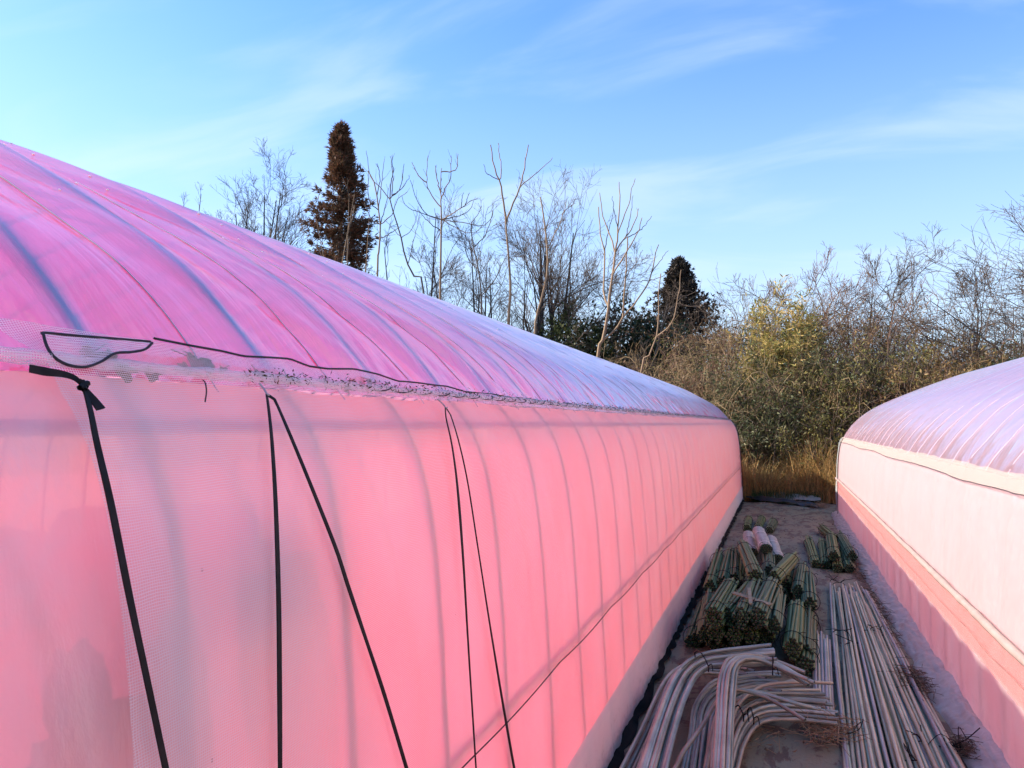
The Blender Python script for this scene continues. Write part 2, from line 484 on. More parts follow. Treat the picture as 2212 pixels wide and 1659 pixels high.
PL = Prof(-1, [(0.79, 0.0), (0.80, 0.35), (0.835, 1.0), (0.872, 1.35), (0.925, 1.54), (1.02, 1.675), 'e', (1.31, 1.975), (1.83, 2.29),
               (2.14, 2.432), (2.6, 2.605), (3.2, 2.785), (3.75, 2.85)], 3.75)
PR = Prof(1, [(0.93, 0.0), (0.935, 0.45), (0.95, 0.9), (0.985, 1.2), (1.04, 1.345), 'e', (1.20, 1.59), (1.47, 1.83), (1.92, 2.06),
              (2.83, 2.42), (3.4, 2.56), (3.9, 2.60)], 3.9)
BAY = 0.45
def bay(y): return np.mod((y - 0.95) / BAY, 1.0)

def grid_mesh(prof, ys, ss, dispf, name, smooth=True):
    Yg, Sg = np.meshgrid(ys, ss, indexing='ij')
    off = dispf(Yg, Sg)
    P = prof.pt(Yg, Sg, off)
    n, m_ = Yg.shape
    idx = np.arange(n * m_).reshape(n, m_)
    F = np.stack([idx[:-1, :-1], idx[1:, :-1], idx[1:, 1:], idx[:-1, 1:]], -1).reshape(-1, 4)
    if prof.sgn < 0: F = F[:, ::-1]
    b = MB().add(P.reshape(-1, 3), F)
    return b.mesh(name, smooth, uv=np.stack([Yg, Sg], -1).reshape(-1, 2))

def roof_disp(amp, wr, seed):
    def f(y, s):
        t = bay(y)
        u = np.abs(2 * t - 1)
        rise = np.clip(s / 0.95, 0, 1) * np.clip((9 - s) / 0.5, 0, 1)
        sag = -amp * (1 - u ** 1.7) * (0.14 + 0.86 * rise)
        band = -0.004 * np.exp(-((t - 0.5) / 0.05) ** 2) * rise
        # slack wrinkles fanning up from the eave, slanting along the roof
        k1 = vnoise((y * 1.0 + s * 0.55) * 4.2, s * 0.9 + y * 0.15, seed)
        k2 = vnoise((y + s * 0.75) * 9.0, s * 1.3, seed + 1)
        k3 = vnoise((y - s * 0.25) * 22.0, s * 2.2, seed + 2)
        near = np.exp(-np.clip(s, 0, 9) / 0.75)
        w = wr * (0.022 * (np.abs(k1) - 0.2) * (0.45 + near) + 0.013 * np.abs(k2) * (0.3 + near) + 0.004 * k3 * near)
        w = w * (1 - 0.75 * u ** 6)
        return sag + band + w * np.clip(s / 0.05, 0.1, 1)
    return f
def wall_disp(seed):
    def f(y, s):
        t = bay(y); u = np.abs(2 * t - 1)
        return -0.006 * (1 - u ** 3) + 0.014 * vnoise(y * 2.6, s * 0.8, seed) * (1 - u ** 4) + 0.006 * vnoise((y + 0.35 * s) * 11, s * 1.6, seed + 1) + 0.003 * vnoise((y - 0.5 * s) * 24, s * 2.5, seed + 2) - 0.003
    return f

Yl = np.concatenate([np.arange(-2.5, 0.2, 0.09), np.arange(0.2, 4.0, 0.0125), np.arange(4.0, 9, 0.02), np.arange(9, 17.05, 0.0375), [17.1]])
Yr = np.concatenate([np.arange(-2.5, 3.2, 0.09), np.arange(3.2, 9, 0.02), np.arange(9, 14.75, 0.0375), [14.8]])
def s_samples(prof):
    up = np.concatenate([np.linspace(0, 0.6, 26), np.linspace(0.63, 2.4, 46)[1:], np.linspace(2.45, prof.s1 + prof.s0 * 1.0, 40)])
    dn = np.linspace(prof.s0, 0, 40)
    back = np.linspace(prof.s1 + prof.s0, prof.s1, 16)
    return dn, up, back

M_roofL = film("roof_plastic_left", (1.0, 0.11, 0.41), 0.10, 0.87, (0.74, 0.62, 0.86), 0.10, patches=True, bump=0.13, skin=0.5, wrinkle=0.16)
M_wallL = film("wall_plastic_left", (1.0, 0.50, 0.41), 0.05, 0.86, (0.7, 0.55, 0.62), 0.3, bump=0.11, spots=True, skin=0.08, dirt=0.15, near_pale=0.62)
M_roofR = film("roof_plastic_right", (1.0, 0.55, 0.60), 0.24, 0.56, (0.78, 0.62, 0.70), 0.2, bump=0.15, skin=0.55, wrinkle=0.3)
M_wallR = film("wall_plastic_right", (1.0, 0.56, 0.60), 0.05, 0.58, (0.70, 0.57, 0.55), 0.3, bump=0.08, skin=0.25, dirt=0.15, mud=0.3)
M_skirt = film("skirt_plastic", (1.0, 0.78, 0.78), 0.02, 0.13, (0.84, 0.81, 0.77), 0.4, bump=0.3, skin=0.3, dirt=0.25, mud=0.5)
M_net = netmat("white_net")
M_pipe = plain("galvanised_pipe", (0.22, 0.25, 0.32), (0.16, 0.18, 0.24), 0.5, 14, 0.05, metal=0.1)
M_cord = plain("black_cord", (0.028, 0.024, 0.03), (0.012, 0.01, 0.012), 0.7, 120, 0.3)
M_black = plain("black_band", (0.020, 0.018, 0.018), (0.011, 0.010, 0.010), 0.6, 30, 0.1, spec=0.12)
M_wire = plain("steel_wire", (0.42, 0.4, 0.4), (0.3, 0.28, 0.28), 0.4, 20, metal=0.7)
M_white = plain("cream_plastic", (0.29, 0.215, 0.19), (0.24, 0.175, 0.155), 0.6, 12, 0.1)

def ribs(prof, y0, y1, root, gap=-0.0185, rgap=-0.0165):
    b = MB()
    s = np.concatenate([np.linspace(prof.s0, 0.6, 30), np.linspace(0.7, prof.s1 - 1.2, 40), np.linspace(prof.s1 - 1.1, prof.s1, 14)])
    P = prof.pt(np.zeros_like(s), s, gap + (rgap - gap) * np.clip(s / 0.12, 0, 1))
    tubes(b, P, 0.015, 8)
    me = b.mesh("arch_pipe"); me.materials.append(M_pipe)
    k0 = math.ceil((y0 - 0.95) / BAY); k = k0
    while 0.95 + BAY * k < y1:
        link("arch_pipe", me, None, root, (0, 0.95 + BAY * k, 0)); k += 1

def along(prof, y0, y1, s, off, rad, name, mat, root, n=60, wob=0.0, seed=0, k=6):
    ys = np.linspace(y0, y1, n)
    ss = s + wob * 2 * vnoise(ys * 2.3, ys * 0, seed)
    b = MB(); tubes(b, prof.pt(ys, ss, off), rad, k)
    return link(name, b.mesh(name), mat, root)

def ribbon(mb, P, width, thick, nrm):
    """flat band along P with its face along nrm"""
    P = np.asarray(P, float); n = len(P)
    T = unit(np.gradient(P, axis=0)); nrm = np.broadcast_to(np.asarray(nrm, float), P.shape)
    side = unit(np.cross(T, nrm)); up = unit(np.cross(side, T))
    w = np.broadcast_to(np.asarray(width, float), (n,))[:, None] * 0.5
    h = thick * 0.5
    V = np.stack([P - side * w - up * h, P + side * w - up * h, P + side * w + up * h, P - side * w + up * h], 1).reshape(-1, 3)
    idx = np.arange(n * 4).reshape(n, 4); nx = np.roll(idx, -1, 1)
    F = np.stack([idx[:-1], nx[:-1], nx[1:], idx[1:]], -1).reshape(-1, 4)
    F = np.concatenate([F, [[0, 3, 2, 1], [(n - 1) * 4, (n - 1) * 4 + 1, (n - 1) * 4 + 2, (n - 1) * 4 + 3]]])
    mb.add(V, F); return mb

def gable(prof, y, name, mat, root):
    s = np.linspace(prof.s0, prof.s1, 80); P = prof.pt(np.full(80, y), s, -0.002)
    Q = P.copy(); Q[:, 2] = 0.0
    V = np.concatenate([P, Q]); i = np.arange(79)
    b = MB().add(V, np.stack([i, i + 1, 81 + i, 80 + i], -1))
    return link(name, b.mesh(name, uv=V[:, [0, 2]]), mat, root)

# ------------------------------------------------------------------ left greenhouse
GL = thing("greenhouse", "long pink plastic greenhouse with black straps, left of the lane", "greenhouse", (-0.79, 0, 0))
def par(o, root):                     # parent keeping the world position of the mesh data
    o.parent = root; o.matrix_parent_inverse = Matrix.Translation(-root.location); return o
_l0 = link
def link(name, me, mat=None, parent=None, loc=None):
    o = _l0(name, me, mat, None, loc)
    if parent is not None: par(o, parent)
    return o
dn, up, back = s_samples(PL)
link("roof_film", grid_mesh(PL, Yl, up, roof_disp(0.026, 1.25, 21), "roof_film"), M_roofL, GL)
link("wall_film", grid_mesh(PL, Yl, dn, wall_disp(31), "wall_film"), M_wallL, GL)
link("wall_film", grid_mesh(PL, np.linspace(-2.5, 17.1, 60), back, lambda y, s: 0 * y, "back_wall_film"), M_wallL, GL)
ribs(PL, -2.4, 17.1, GL, -0.030)
gable(PL, -2.5, "end_film", M_wallL, GL); gable(PL, 17.1, "end_film", M_wallL, GL)
yr, srail = PL.hit(300, 893)
along(PL, -2.4, 17.0, srail, -0.036, 0.012, "rail_pipe", M_pipe, GL)
along(PL, -2.4, 17.0, PL.s_of_z(0.72), -0.036, 0.011, "rail_pipe", M_pipe, GL)
for a_, b_ in ((273, 429), ):
    y_, s_ = PL.hit(a_, b_)
    along(PL, -2.4, 17.0, s_, -0.06, 0.007, "purlin", M_pipe, GL)
along(PL, -2.4, 17.0, 3.05, -0.085, 0.011, "purlin", M_pipe, GL)
# pale skirt along the foot of the wall
zsk = 0.30
ssk = np.linspace(PL.s0 + 0.005, PL.s_of_z(zsk), 12)
def skd(y, s):
    f = np.clip((PL.s_of_z(zsk) - s) / 0.3, 0, 1)
    return 0.012 + f * (0.014 * vnoise(y * 9, s * 1.2, 77) + 0.008 * vnoise(y * 23, s * 2, 78) + 0.012)
link("base_skirt", grid_mesh(PL, Yl, ssk, skd, "base_skirt"), M_skirt, GL)

# insect net hung from the eave over the wall; the upper hem is a black cord
cordpx = [(325, 738), (400, 752), (470, 764), (520, 776), (620, 781), (660, 796), (700, 801), (760, 802), (810, 813), (855, 829), (905, 832), (960, 838),
          (1000, 850), (1060, 855), (1100, 862), (1150, 866), (1200, 873), (1270, 881), (1330, 886), (1400, 892), (1480, 899), (1560, 905), (1584, 908)]
cy, csx = zip(*[PL.hit(x, y, 0.012) for x, y in cordpx])
cy = np.array(cy); csx = np.clip(np.array(csx), 0.012, 0.16)
o_ = np.argsort(cy); cy = cy[o_]; csx = csx[o_]
def s_cord(y): return np.interp(y, cy, csx) + 0.004 * vnoise(y * 5, y * 0, 91)
yb, sb = PL.hit(280, 1659, 0.015); yt, stt = PL.hit(112, 830, 0.015)
sbot = PL.s_of_z(0.26)
def y_edge(s): return yt + (yb - yt) * np.clip((stt - s) / (stt - sb), 0, 1.4)
rr = np.linspace(0, 1, 60)
yy = np.concatenate([np.linspace(0, 1, 420) ** 1.7 * 16.35])
Yn = np.zeros((len(yy), len(rr))); Sn = Yn.copy()
for j, r_ in enumerate(rr):
    s_lo = sbot + (0.0 - sbot) * min(1, r_ / 0.85)
    for_top = max(0, (r_ - 0.85) / 0.15)
    y0 = y_edge(s_lo) - 0.05 * for_top
    Yn[:, j] = y0 + yy * (17.05 - y0) / 16.35
    Sn[:, j] = s_lo + for_top * s_cord(Yn[:, j])
def netd(y, s):
    wall = np.clip(-s / 0.1, 0, 1)
    return 0.014 + 0.006 * (vnoise(y * 5, s * 2.5, 41) + 0.5) + wall * 0.01 * (vnoise(y * 2.1, s * 1.1, 43) + 0.3) + 0.011 * np.exp(-((s - 0.0) / 0.035) ** 2)
P = PL.pt(Yn, Sn, netd(Yn, Sn))
idx = np.arange(Yn.size).reshape(Yn.shape)
F = np.stack([idx[:-1, :-1], idx[:-1, 1:], idx[1:, 1:], idx[1:, :-1]], -1).reshape(-1, 4)
net = link("insect_net", MB().add(P.reshape(-1, 3), F).mesh("insect_net", uv=np.stack([Yn, Sn], -1).reshape(-1, 2)), M_net, GL)
b = MB()
ys = np.concatenate([np.linspace(cy[0], 4, 160), np.linspace(4.05, 17.0, 200)])
tubes(b, PL.pt(ys, s_cord(ys), 0.022), 0.0023, 6)
loop = [(325, 738), (240, 731), (150, 724), (95, 719), (91, 728), (97, 750), (112, 774), (135, 789), (160, 796), (185, 796), (215, 785), (245, 767), (280, 764), (310, 758), (326, 744)]
Lp = []
for i, (x, y) in enumerate(loop):
    a_ = PL.hit(x, y, 0.03); Lp.append(PL.pt(a_[0], a_[1], 0.03 if i < 4 else 0.034).reshape(3))
tubes(b, cat_rom(Lp, 70), 0.0023, 6)
par(link("hem_cord", b.mesh("hem_cord"), M_cord), GL)
# folded corner of the net inside the cord loop
fan = MB()
A = cat_rom(Lp[:5], 30); Bq = cat_rom(Lp[4:][::-1], 30)
rows = []
for t in np.linspace(0, 1, 14): rows.append(A * (1 - t) + Bq[::1][::-1][::-1] * t)
rows = np.array(rows)
G = np.arange(14 * 30).reshape(14, 30)
fan.add(rows.reshape(-1, 3), np.stack([G[:-1, :-1], G[:-1, 1:], G[1:, 1:], G[1:, :-1]], -1).reshape(-1, 4))
link("net_fold", fan.mesh("net_fold", uv=rows.reshape(-1, 3)[:, [1, 2]]), M_net, GL)
# lacing under the hem, dark coil that holds the net in the channel
b = MB()
ys = np.linspace(1.75, 17.0, 3000)
pt = 0.13
ph = ys / pt * 2 * math.pi
P = PL.pt(ys + 0.02 * np.cos(ph), -0.004 + 0.008 * np.sin(ph), 0.03 + 0.004 * np.cos(ph))
tubes(b, P, 0.0017, 4)
link("lacing_cord", b.mesh("lacing_cord"), M_cord, GL)
# rumpled roll of spare net lying in the eave trough
yr_ = np.concatenate([np.linspace(0.62, 5, 500), np.linspace(5.02, 17.0, 300)]); ar_ = np.linspace(0, 2 * math.pi, 13)
Yq, Aq = np.meshgrid(yr_, ar_, indexing='ij')
rq = 0.0085 + 0.006 * vnoise(Yq * 17, np.cos(Aq) * 1.5 + 3, 88) + 0.004 * vnoise(Yq * 46, np.sin(Aq) * 2 + 5, 89)
Pq = PL.pt(Yq, rq * np.cos(Aq) * 1.35 + 0.004 * vnoise(Yq * 4, Yq * 0, 90), 0.026 + rq * np.sin(Aq))
iq = np.arange(Yq.size).reshape(Yq.shape)
Fq = np.stack([iq[:-1, :-1], iq[1:, :-1], iq[1:, 1:], iq[:-1, 1:]], -1).reshape(-1, 4)
link("net_roll", MB().add(Pq.reshape(-1, 3), Fq).mesh("net_roll", uv=np.stack([Yq, Aq * 0.012], -1).reshape(-1, 2)), M_net, GL)
# rope at knee height
ry = np.linspace(1.1, 17.0, 260)
b = MB(); tubes(b, PL.pt(ry, PL.s_of_z(0.715) - 0.01 * np.abs(np.sin((ry - 0.95) / 0.9 * math.pi)) + 0.006, 0.036), 0.0022, 5)
link("tie_rope", b.mesh("tie_rope"), plain("dull_rope", (0.10, 0.06, 0.06), (0.06, 0.04, 0.04), 0.8, 60), GL)
# black hold-down straps
def wall_line(pxs, off, n=40):
    q = []
    for x, y in pxs:
        h = PL.hit(x, y, off); q.append(PL.pt(h[0], h[1], off).reshape(3))
    return cat_rom(q, n)
WN = np.array((0.99, 0, 0.12))
def strap(lines, hook):
    r_ = MB()
    for pxs, w in lines:
        P = wall_line(pxs, 0.038)
        wd = np.interp(np.linspace(0, 1, len(P)), np.linspace(0, 1, len(w)), w)
        ribbon(r_, P, wd, 0.0025, WN)
    o = link("strap", r_.mesh("strap", False), M_black, GL)
    if hook:
        h_ = MB(); tubes(h_, wall_line(hook, 0.04, 12), 0.0022, 6)
        link("hook", h_.mesh("hook"), M_wire, GL)
    return o
s1 = strap([([(182, 835), (196, 890), (210, 960), (240, 1090), (280, 1290), (318, 1470), (360, 1670)], [0.008, 0.0095, 0.0105, 0.0105, 0.0095, 0.0095, 0.0095]),
       ([(64, 796), (100, 803), (135, 808), (160, 816), (180, 832)], [0.011, 0.012, 0.010, 0.008, 0.006]),
       ([(183, 838), (198, 858), (218, 884)], [0.006, 0.012, 0.015])], None)
k_ = MB()
for dx_ in ((170, 822, 186, 838), (172, 838, 190, 828), (178, 824, 182, 842)):
    tubes(k_, wall_line([(dx_[0], dx_[1]), ((dx_[0] + dx_[2]) / 2, (dx_[1] + dx_[3]) / 2 - 2), (dx_[2], dx_[3])], 0.04, 8), 0.0045, 6)
link("knot", k_.mesh("knot"), M_black, GL)
s2 = strap([([(576, 853), (580, 880), (588, 960), (596, 1100), (602, 1300), (604, 1500), (605, 1670)], [0.006, 0.008, 0.0095, 0.0105, 0.011, 0.011, 0.009]),
       ([(578, 853), (590, 858), (612, 905), (660, 1020), (720, 1170), (740, 1228), (746, 1248), (780, 1350), (830, 1500), (882, 1672)], [0.006, 0.008, 0.0085, 0.0095, 0.0105, 0.0085, 0.0105, 0.0105, 0.011])], [(560, 828), (570, 840), (577, 852), (581, 853)])
s3 = strap([([(962, 882), (964, 905), (976, 960), (988, 1050), (1000, 1200), (1012, 1400), (1029, 1670)], [0.006, 0.008, 0.013, 0.010, 0.008, 0.007, 0.006]),
       ([(963, 880), (972, 893), (990, 950), (1010, 1040), (1032, 1180), (1060, 1360), (1088, 1530), (1113, 1672)], [0.005, 0.006, 0.006, 0.006, 0.008, 0.011, 0.013, 0.014])], [(945, 862), (956, 872), (963, 881), (966, 880)])
# end strip of loose plastic at the far corner
ee = np.linspace(17.02, 17.3, 8)
link("end_flap", grid_mesh(PL, ee, np.linspace(PL.s0, -0.05, 30), lambda y, s: 0.012 - 0.10 * (y - 17.02) + 0.02 * vnoise(y * 20, s * 2, 5), "end_flap"), M_skirt, GL)
b = MB()
for yy_ in (16.75, 17.05): tubes(b, PL.pt(np.full(20, yy_), np.linspace(PL.s0, 0.0, 20), 0.03), 0.006, 5)
link("corner_cord", b.mesh("corner_cord"), M_cord, GL)

# ------------------------------------------------------------------ right greenhouse
GR = thing("greenhouse", "pale pink sunlit greenhouse with white net wall, right of the lane", "greenhouse", (0.93, 0, 0))
dn, up, back = s_samples(PR)
link("roof_film", grid_mesh(PR, Yr, up, roof_disp(0.042, 1.1, 121), "roof_film_b"), M_roofR, GR)
link("wall_film", grid_mesh(PR, Yr, dn, wall_disp(131), "wall_film_b"), M_wallR, GR)
link("wall_film", grid_mesh(PR, np.linspace(-2.5, 14.8, 60), back, lambda y, s: 0 * y, "back_wall_film_b"), M_wallR, GR)
ribs(PR, -2.4, 14.8, GR, -0.055, -0.0155)
gable(PR, -2.5, "end_film", M_wallR, GR); gable(PR, 14.8, "end_film", M_wallR, GR)
along(PR, -2.4, 14.7, -0.1, -0.036, 0.012, "rail_pipe", M_pipe, GR)
ya = np.concatenate([np.linspace(-2.45, 2.45, 60), np.linspace(2.5, 14.78, 340)])
sn = np.linspace(PR.s_of_z(0.44), 0.012, 40)
link("insect_net", grid_mesh(PR, ya, sn, lambda y, s: 0.012 + 0.006 * vnoise(y * 3, s * 2, 141) + 0.003 * vnoise(y * 21, s * 3, 142), "insect_net_b"), netmat("cream_net", 0.004, 0.0006, (0.46, 0.40, 0.38)), GR)
# doubled hem of the net under the eave
def s_hem(y): return -0.072 + 0.006 * np.sin(y * 2.1) + 0.010 * vnoise(y * 1.4, y * 0, 151) + 0.004 * vnoise(y * 6, y * 0, 152)
rr = np.linspace(0, 1, 12)
Yh = np.repeat(ya[:, None], 12, 1); Sh = (0.02 + 0.012 * vnoise(ya * 6, ya * 0, 153))[:, None] * (1 - rr) + s_hem(ya)[:, None] * rr
P = PR.pt(Yh, Sh, 0.022 + 0.004 * vnoise(Yh * 8, Sh * 8, 154))
idx = np.arange(Yh.size).reshape(Yh.shape)
F = np.stack([idx[:-1, :-1], idx[1:, :-1], idx[1:, 1:], idx[:-1, 1:]], -1).reshape(-1, 4)
link("net_hem", MB().add(P.reshape(-1, 3), F).mesh("net_hem", uv=np.stack([Yh, Sh], -1).reshape(-1, 2)), netmat("white_net_dense", 0.003, 0.0008, (0.44, 0.39, 0.33)), GR)
b = MB(); tubes(b, PR.pt(ya, s_hem(ya), 0.026), 0.0024, 5)
link("hem_cord", b.mesh("hem_cord_b"), M_cord, GR)
# rolled white edge of the net at knee height and the gathered weave under it
b = MB(); yq = np.linspace(-2.4, 14.7, 400)
tubes(b, PR.pt(yq, PR.s_of_z(0.645) + 0.006 * vnoise(yq * 2, yq * 0, 161), 0.03), 0.02 + 0.005 * vnoise(yq * 9, yq * 0, 162)[None], 8)
link("rolled_edge", b.mesh("rolled_edge"), M_white, GR)
sg = np.linspace(PR.s_of_z(0.43), PR.s_of_z(0.63), 10)
link("lower_net", grid_mesh(PR, ya, sg, lambda y, s: 0.02 + 0.012 * vnoise(y * 26, s * 2, 171) + 0.006 * vnoise(y * 5, s * 4, 172), "lower_net"), netmat("pink_net", 0.005, 0.0013, (0.56, 0.20, 0.18)), GR)
b = MB(); tubes(b, PR.pt(ya, PR.s_of_z(0.525) + 0.02 * vnoise(ya * 2.4, ya * 0, 173), 0.036), 0.0018, 4)
link("tie_rope", b.mesh("tie_rope_b"), plain("brown_twine", (0.22, 0.12, 0.10), (0.15, 0.08, 0.07), 0.8, 60), GR)
ee = np.linspace(14.6, 15.0, 8)
link("end_flap", grid_mesh(PR, ee, np.linspace(PR.s0, 0.0, 30), lambda y, s: 0.02 - 0.02 * (y - 14.6) + 0.02 * vnoise(y * 14, s * 2, 9), "end_flap_b"), plain("white_end_plastic", (0.72, 0.74, 0.72), (0.6, 0.63, 0.62), 0.4, 9, 0.2), GR)
b = MB()
for yy_ in (14.2, 14.55): tubes(b, PR.pt(np.full(20, yy_), np.linspace(PR.s0, 0.0, 20), 0.034), 0.005, 5)
link("corner_cord", b.mesh("corner_cord_b"), M_cord, GR)
# boxes added close behind the left greenhouse's near plastic to shade it in blurred patches
def blur_box(name, label, cat, y0, y1, z0, z1, gap, dep, mat, seed):
    rg = np.random.default_rng(seed); d = float(PL.at(PL.s_of_z((z0 + z1) / 2))[0]) + gap
    me = bpy.data.meshes.new(name)
    import bmesh
    bm = bmesh.new(); bmesh.ops.create_cube(bm, size=1.0)
    bmesh.ops.scale(bm, vec=(dep, y1 - y0, z1 - z0), verts=bm.verts)
    bmesh.ops.bevel(bm, geom=bm.edges[:], offset=0.02, segments=2, affect='EDGES')
    bmesh.ops.subdivide_edges(bm, edges=bm.edges[:], cuts=3, use_grid_fill=True)
    for v in bm.verts: v.co += Vector(rg.normal(size=3) * 0.006)
    bm.to_mesh(me); bm.free()
    o = _l0(name, me, mat); o.location = (-d - dep / 2, (y0 + y1) / 2, (z0 + z1) / 2)
    return setp(o, label, cat)
M_in1 = plain("violet_box", (0.26, 0.16, 0.30), (0.2, 0.12, 0.24), 0.6, 5)
M_in2 = plain("orange_shade_box", (0.62, 0.40, 0.2), (0.5, 0.3, 0.14), 0.9, 18, 0.6)
M_in3 = plain("faded_violet_box", (0.34, 0.26, 0.42), (0.26, 0.2, 0.34), 0.7, 4)

# dew drops on the near roof, their sun glint put in as white colour
rg = np.random.default_rng(500); b = MB()
iv = np.array([(0, 0, 1), (1, 0, 0), (0, 1, 0), (-1, 0, 0), (0, -1, 0), (0, 0, -1)], float); it = [(0, 1, 2), (0, 2, 3), (0, 3, 4), (0, 4, 1), (5, 2, 1), (5, 3, 2), (5, 4, 3), (5, 1, 4)]
for k in range(110):
    y = 0.35 + 4.5 * rg.uniform() ** 1.3; s_ = rg.uniform(0.75, 1.75)
    c = PL.pt(y, s_, float(roof_disp(0.026, 1.25, 21)(np.array(y), np.array(s_))) + 0.001).reshape(3); r_ = rg.uniform(0.0022, 0.0048) * (0.7 + 0.25 * y)
    b.add(c + iv * r_ * (1, 1.4, 0.6), None, it)
dm = link("dew_drops", b.mesh("dew_drops"), plain("dew", (0.9, 0.9, 0.92), (0.85, 0.85, 0.9), 0.08, 5, spec=1.0), GL); dm['kind'] = 'stuff'

# thin hold-down cords over the roof plastic, one in the middle of every bay
def bay_cords(prof, y0, y1, root, rad, mat, disp, smax=2.9):
    k = math.ceil((y0 - 0.95) / BAY - 0.5); s_ = np.linspace(-0.02, smax, 60)
    while True:
        y = 0.95 + BAY * (k + 0.5); k += 1
        if y > y1: break
        yy_ = np.full(60, y) + 0.015 * np.sin(s_ * 2.1 + k)
        b = MB(); tubes(b, prof.pt(yy_, s_, disp(yy_, s_) + rad * 0.6), rad, 5)
        link("hold_down_cord", b.mesh("hold_down_cord"), mat, root)
M_hold = plain("clear_cord", (0.46, 0.36, 0.46), (0.36, 0.28, 0.36), 0.4, 20)
bay_cords(PL, 0.0, 17.0, GL, 0.0016, M_hold, roof_disp(0.026, 1.25, 21))
bay_cords(PR, 3.0, 14.7, GR, 0.0014, plain("pale_cord", (0.5, 0.38, 0.44), (0.42, 0.32, 0.38), 0.4, 20), roof_disp(0.042, 1.1, 121))
# ------------------------------------------------------------------ things lying in the lane
rng = np.random.default_rng(7)
M_stake = [plain("green_stake_" + "abc"[i], a, c, 0.55, 9, 0.05, rand=0.25, stretch=(1, 1, 0.25)) for i, (a, c) in enumerate((
    ((0.075, 0.123, 0.032), (0.110, 0.156, 0.049)), ((0.097, 0.146, 0.039), (0.136, 0.177, 0.060)), ((0.070, 0.120, 0.046), (0.119, 0.166, 0.071))))]
M_tie = M_black
M_hollow = plain('stake_hollow', (0.045, 0.05, 0.03), (0.02, 0.022, 0.014), 0.8, 60)
M_paper = plain("faded_wrap", (0.50, 0.49, 0.43), (0.38, 0.36, 0.31), 0.8, 22, 0.6, stretch=(1, 1, 0.15))
M_string = plain("white_string", (0.8, 0.76, 0.74), (0.7, 0.66, 0.64), 0.7, 40)

# one stake: a thin coated tube with faint rings, ends capped dark for the shade inside the hollow tube
def stake_mesh(L, r, nm, mat):
    z = [0, 0.004, 0.03]
    zz = np.concatenate([[0.0, 0.004], np.linspace(0.02, L - 0.02, 14), [L - 0.004, L]])
    rad = np.full(len(zz), r); rad[0] = rad[-1] = r * 0.8
    rad[2:-2] += np.where(np.arange(14) % 3 == 0, 0.0006, 0)
    P = np.stack([0 * zz, 0 * zz, zz], -1)
    b = MB(); tubes(b, P, rad[None], 7, caps=True)
    me = b.mesh(nm); me.materials.append(mat); me.materials.append(M_hollow)
    mi = np.zeros(len(me.polygons), np.int32); mi[-14:] = 1; me.polygons.foreach_set('material_index', mi)
    return me
ST = [[stake_mesh(l, r_, "stake", M_stake[i]) for l, r_ in ((1.16, 0.0115), (1.12, 0.0104), (1.19, 0.0124))] for i in range(3)]

def hexpack(n, pitch):
    q = []
    for i in range(-5, 6):
        for j in range(-5, 6):
            q.append(((i + j * 0.5) * pitch, j * pitch * 0.866))
    q.sort(key=lambda a: math.hypot(*a))
    return q[:n]

def bundle(label, N, F, L=1.16, n=22, kind=0, group="bundles of green stakes", name="stake_bundle", seed=0):
    N = np.asarray(N, float); F = np.asarray(F, float)
    ax = Vector(F - N).normalized()
    root = thing(name, label, "stake bundle", Vector(N), group)
    root.rotation_euler = ax.to_track_quat('Z', 'Y').to_euler()
    rg = random.Random(seed)
    rad = 0
    for (x, y) in hexpack(n, 0.0245):
        x += rg.uniform(-0.0022, 0.0022); y += rg.uniform(-0.0022, 0.0022); rad = max(rad, math.hypot(x, y))
        o = _l0("stake", ST[kind][rg.randrange(3)], None, root, (x, y, rg.uniform(-0.012, 0.012)))
        o.rotation_euler = (rg.uniform(-0.012, 0.012), rg.uniform(-0.012, 0.012), rg.uniform(0, 6))
    for h in (0.14, L * 0.82):
        a = np.linspace(0, 2 * math.pi, 22)
        P = np.stack([np.cos(a) * (rad + 0.0145), np.sin(a) * (rad + 0.0145), h + 0.006 * np.sin(a * 2)], -1)
        b = MB(); tubes(b, P, 0.0026, 5)
        e = rg.uniform(0.4, 2.4); p0 = np.array((math.cos(e) * (rad + 0.014), math.sin(e) * (rad + 0.014), h))
        dirn = np.array((math.cos(e + 1), math.sin(e + 1), rg.uniform(-1, 1)))
        tubes(b, cat_rom([p0, p0 + dirn * 0.015 + p0 * 0.05, p0 + dirn * 0.035 + np.array((0, 0, 0.01))], 8), 0.0026, 5)
        _l0("tie", b.mesh("tie"), M_tie, root)
    return root

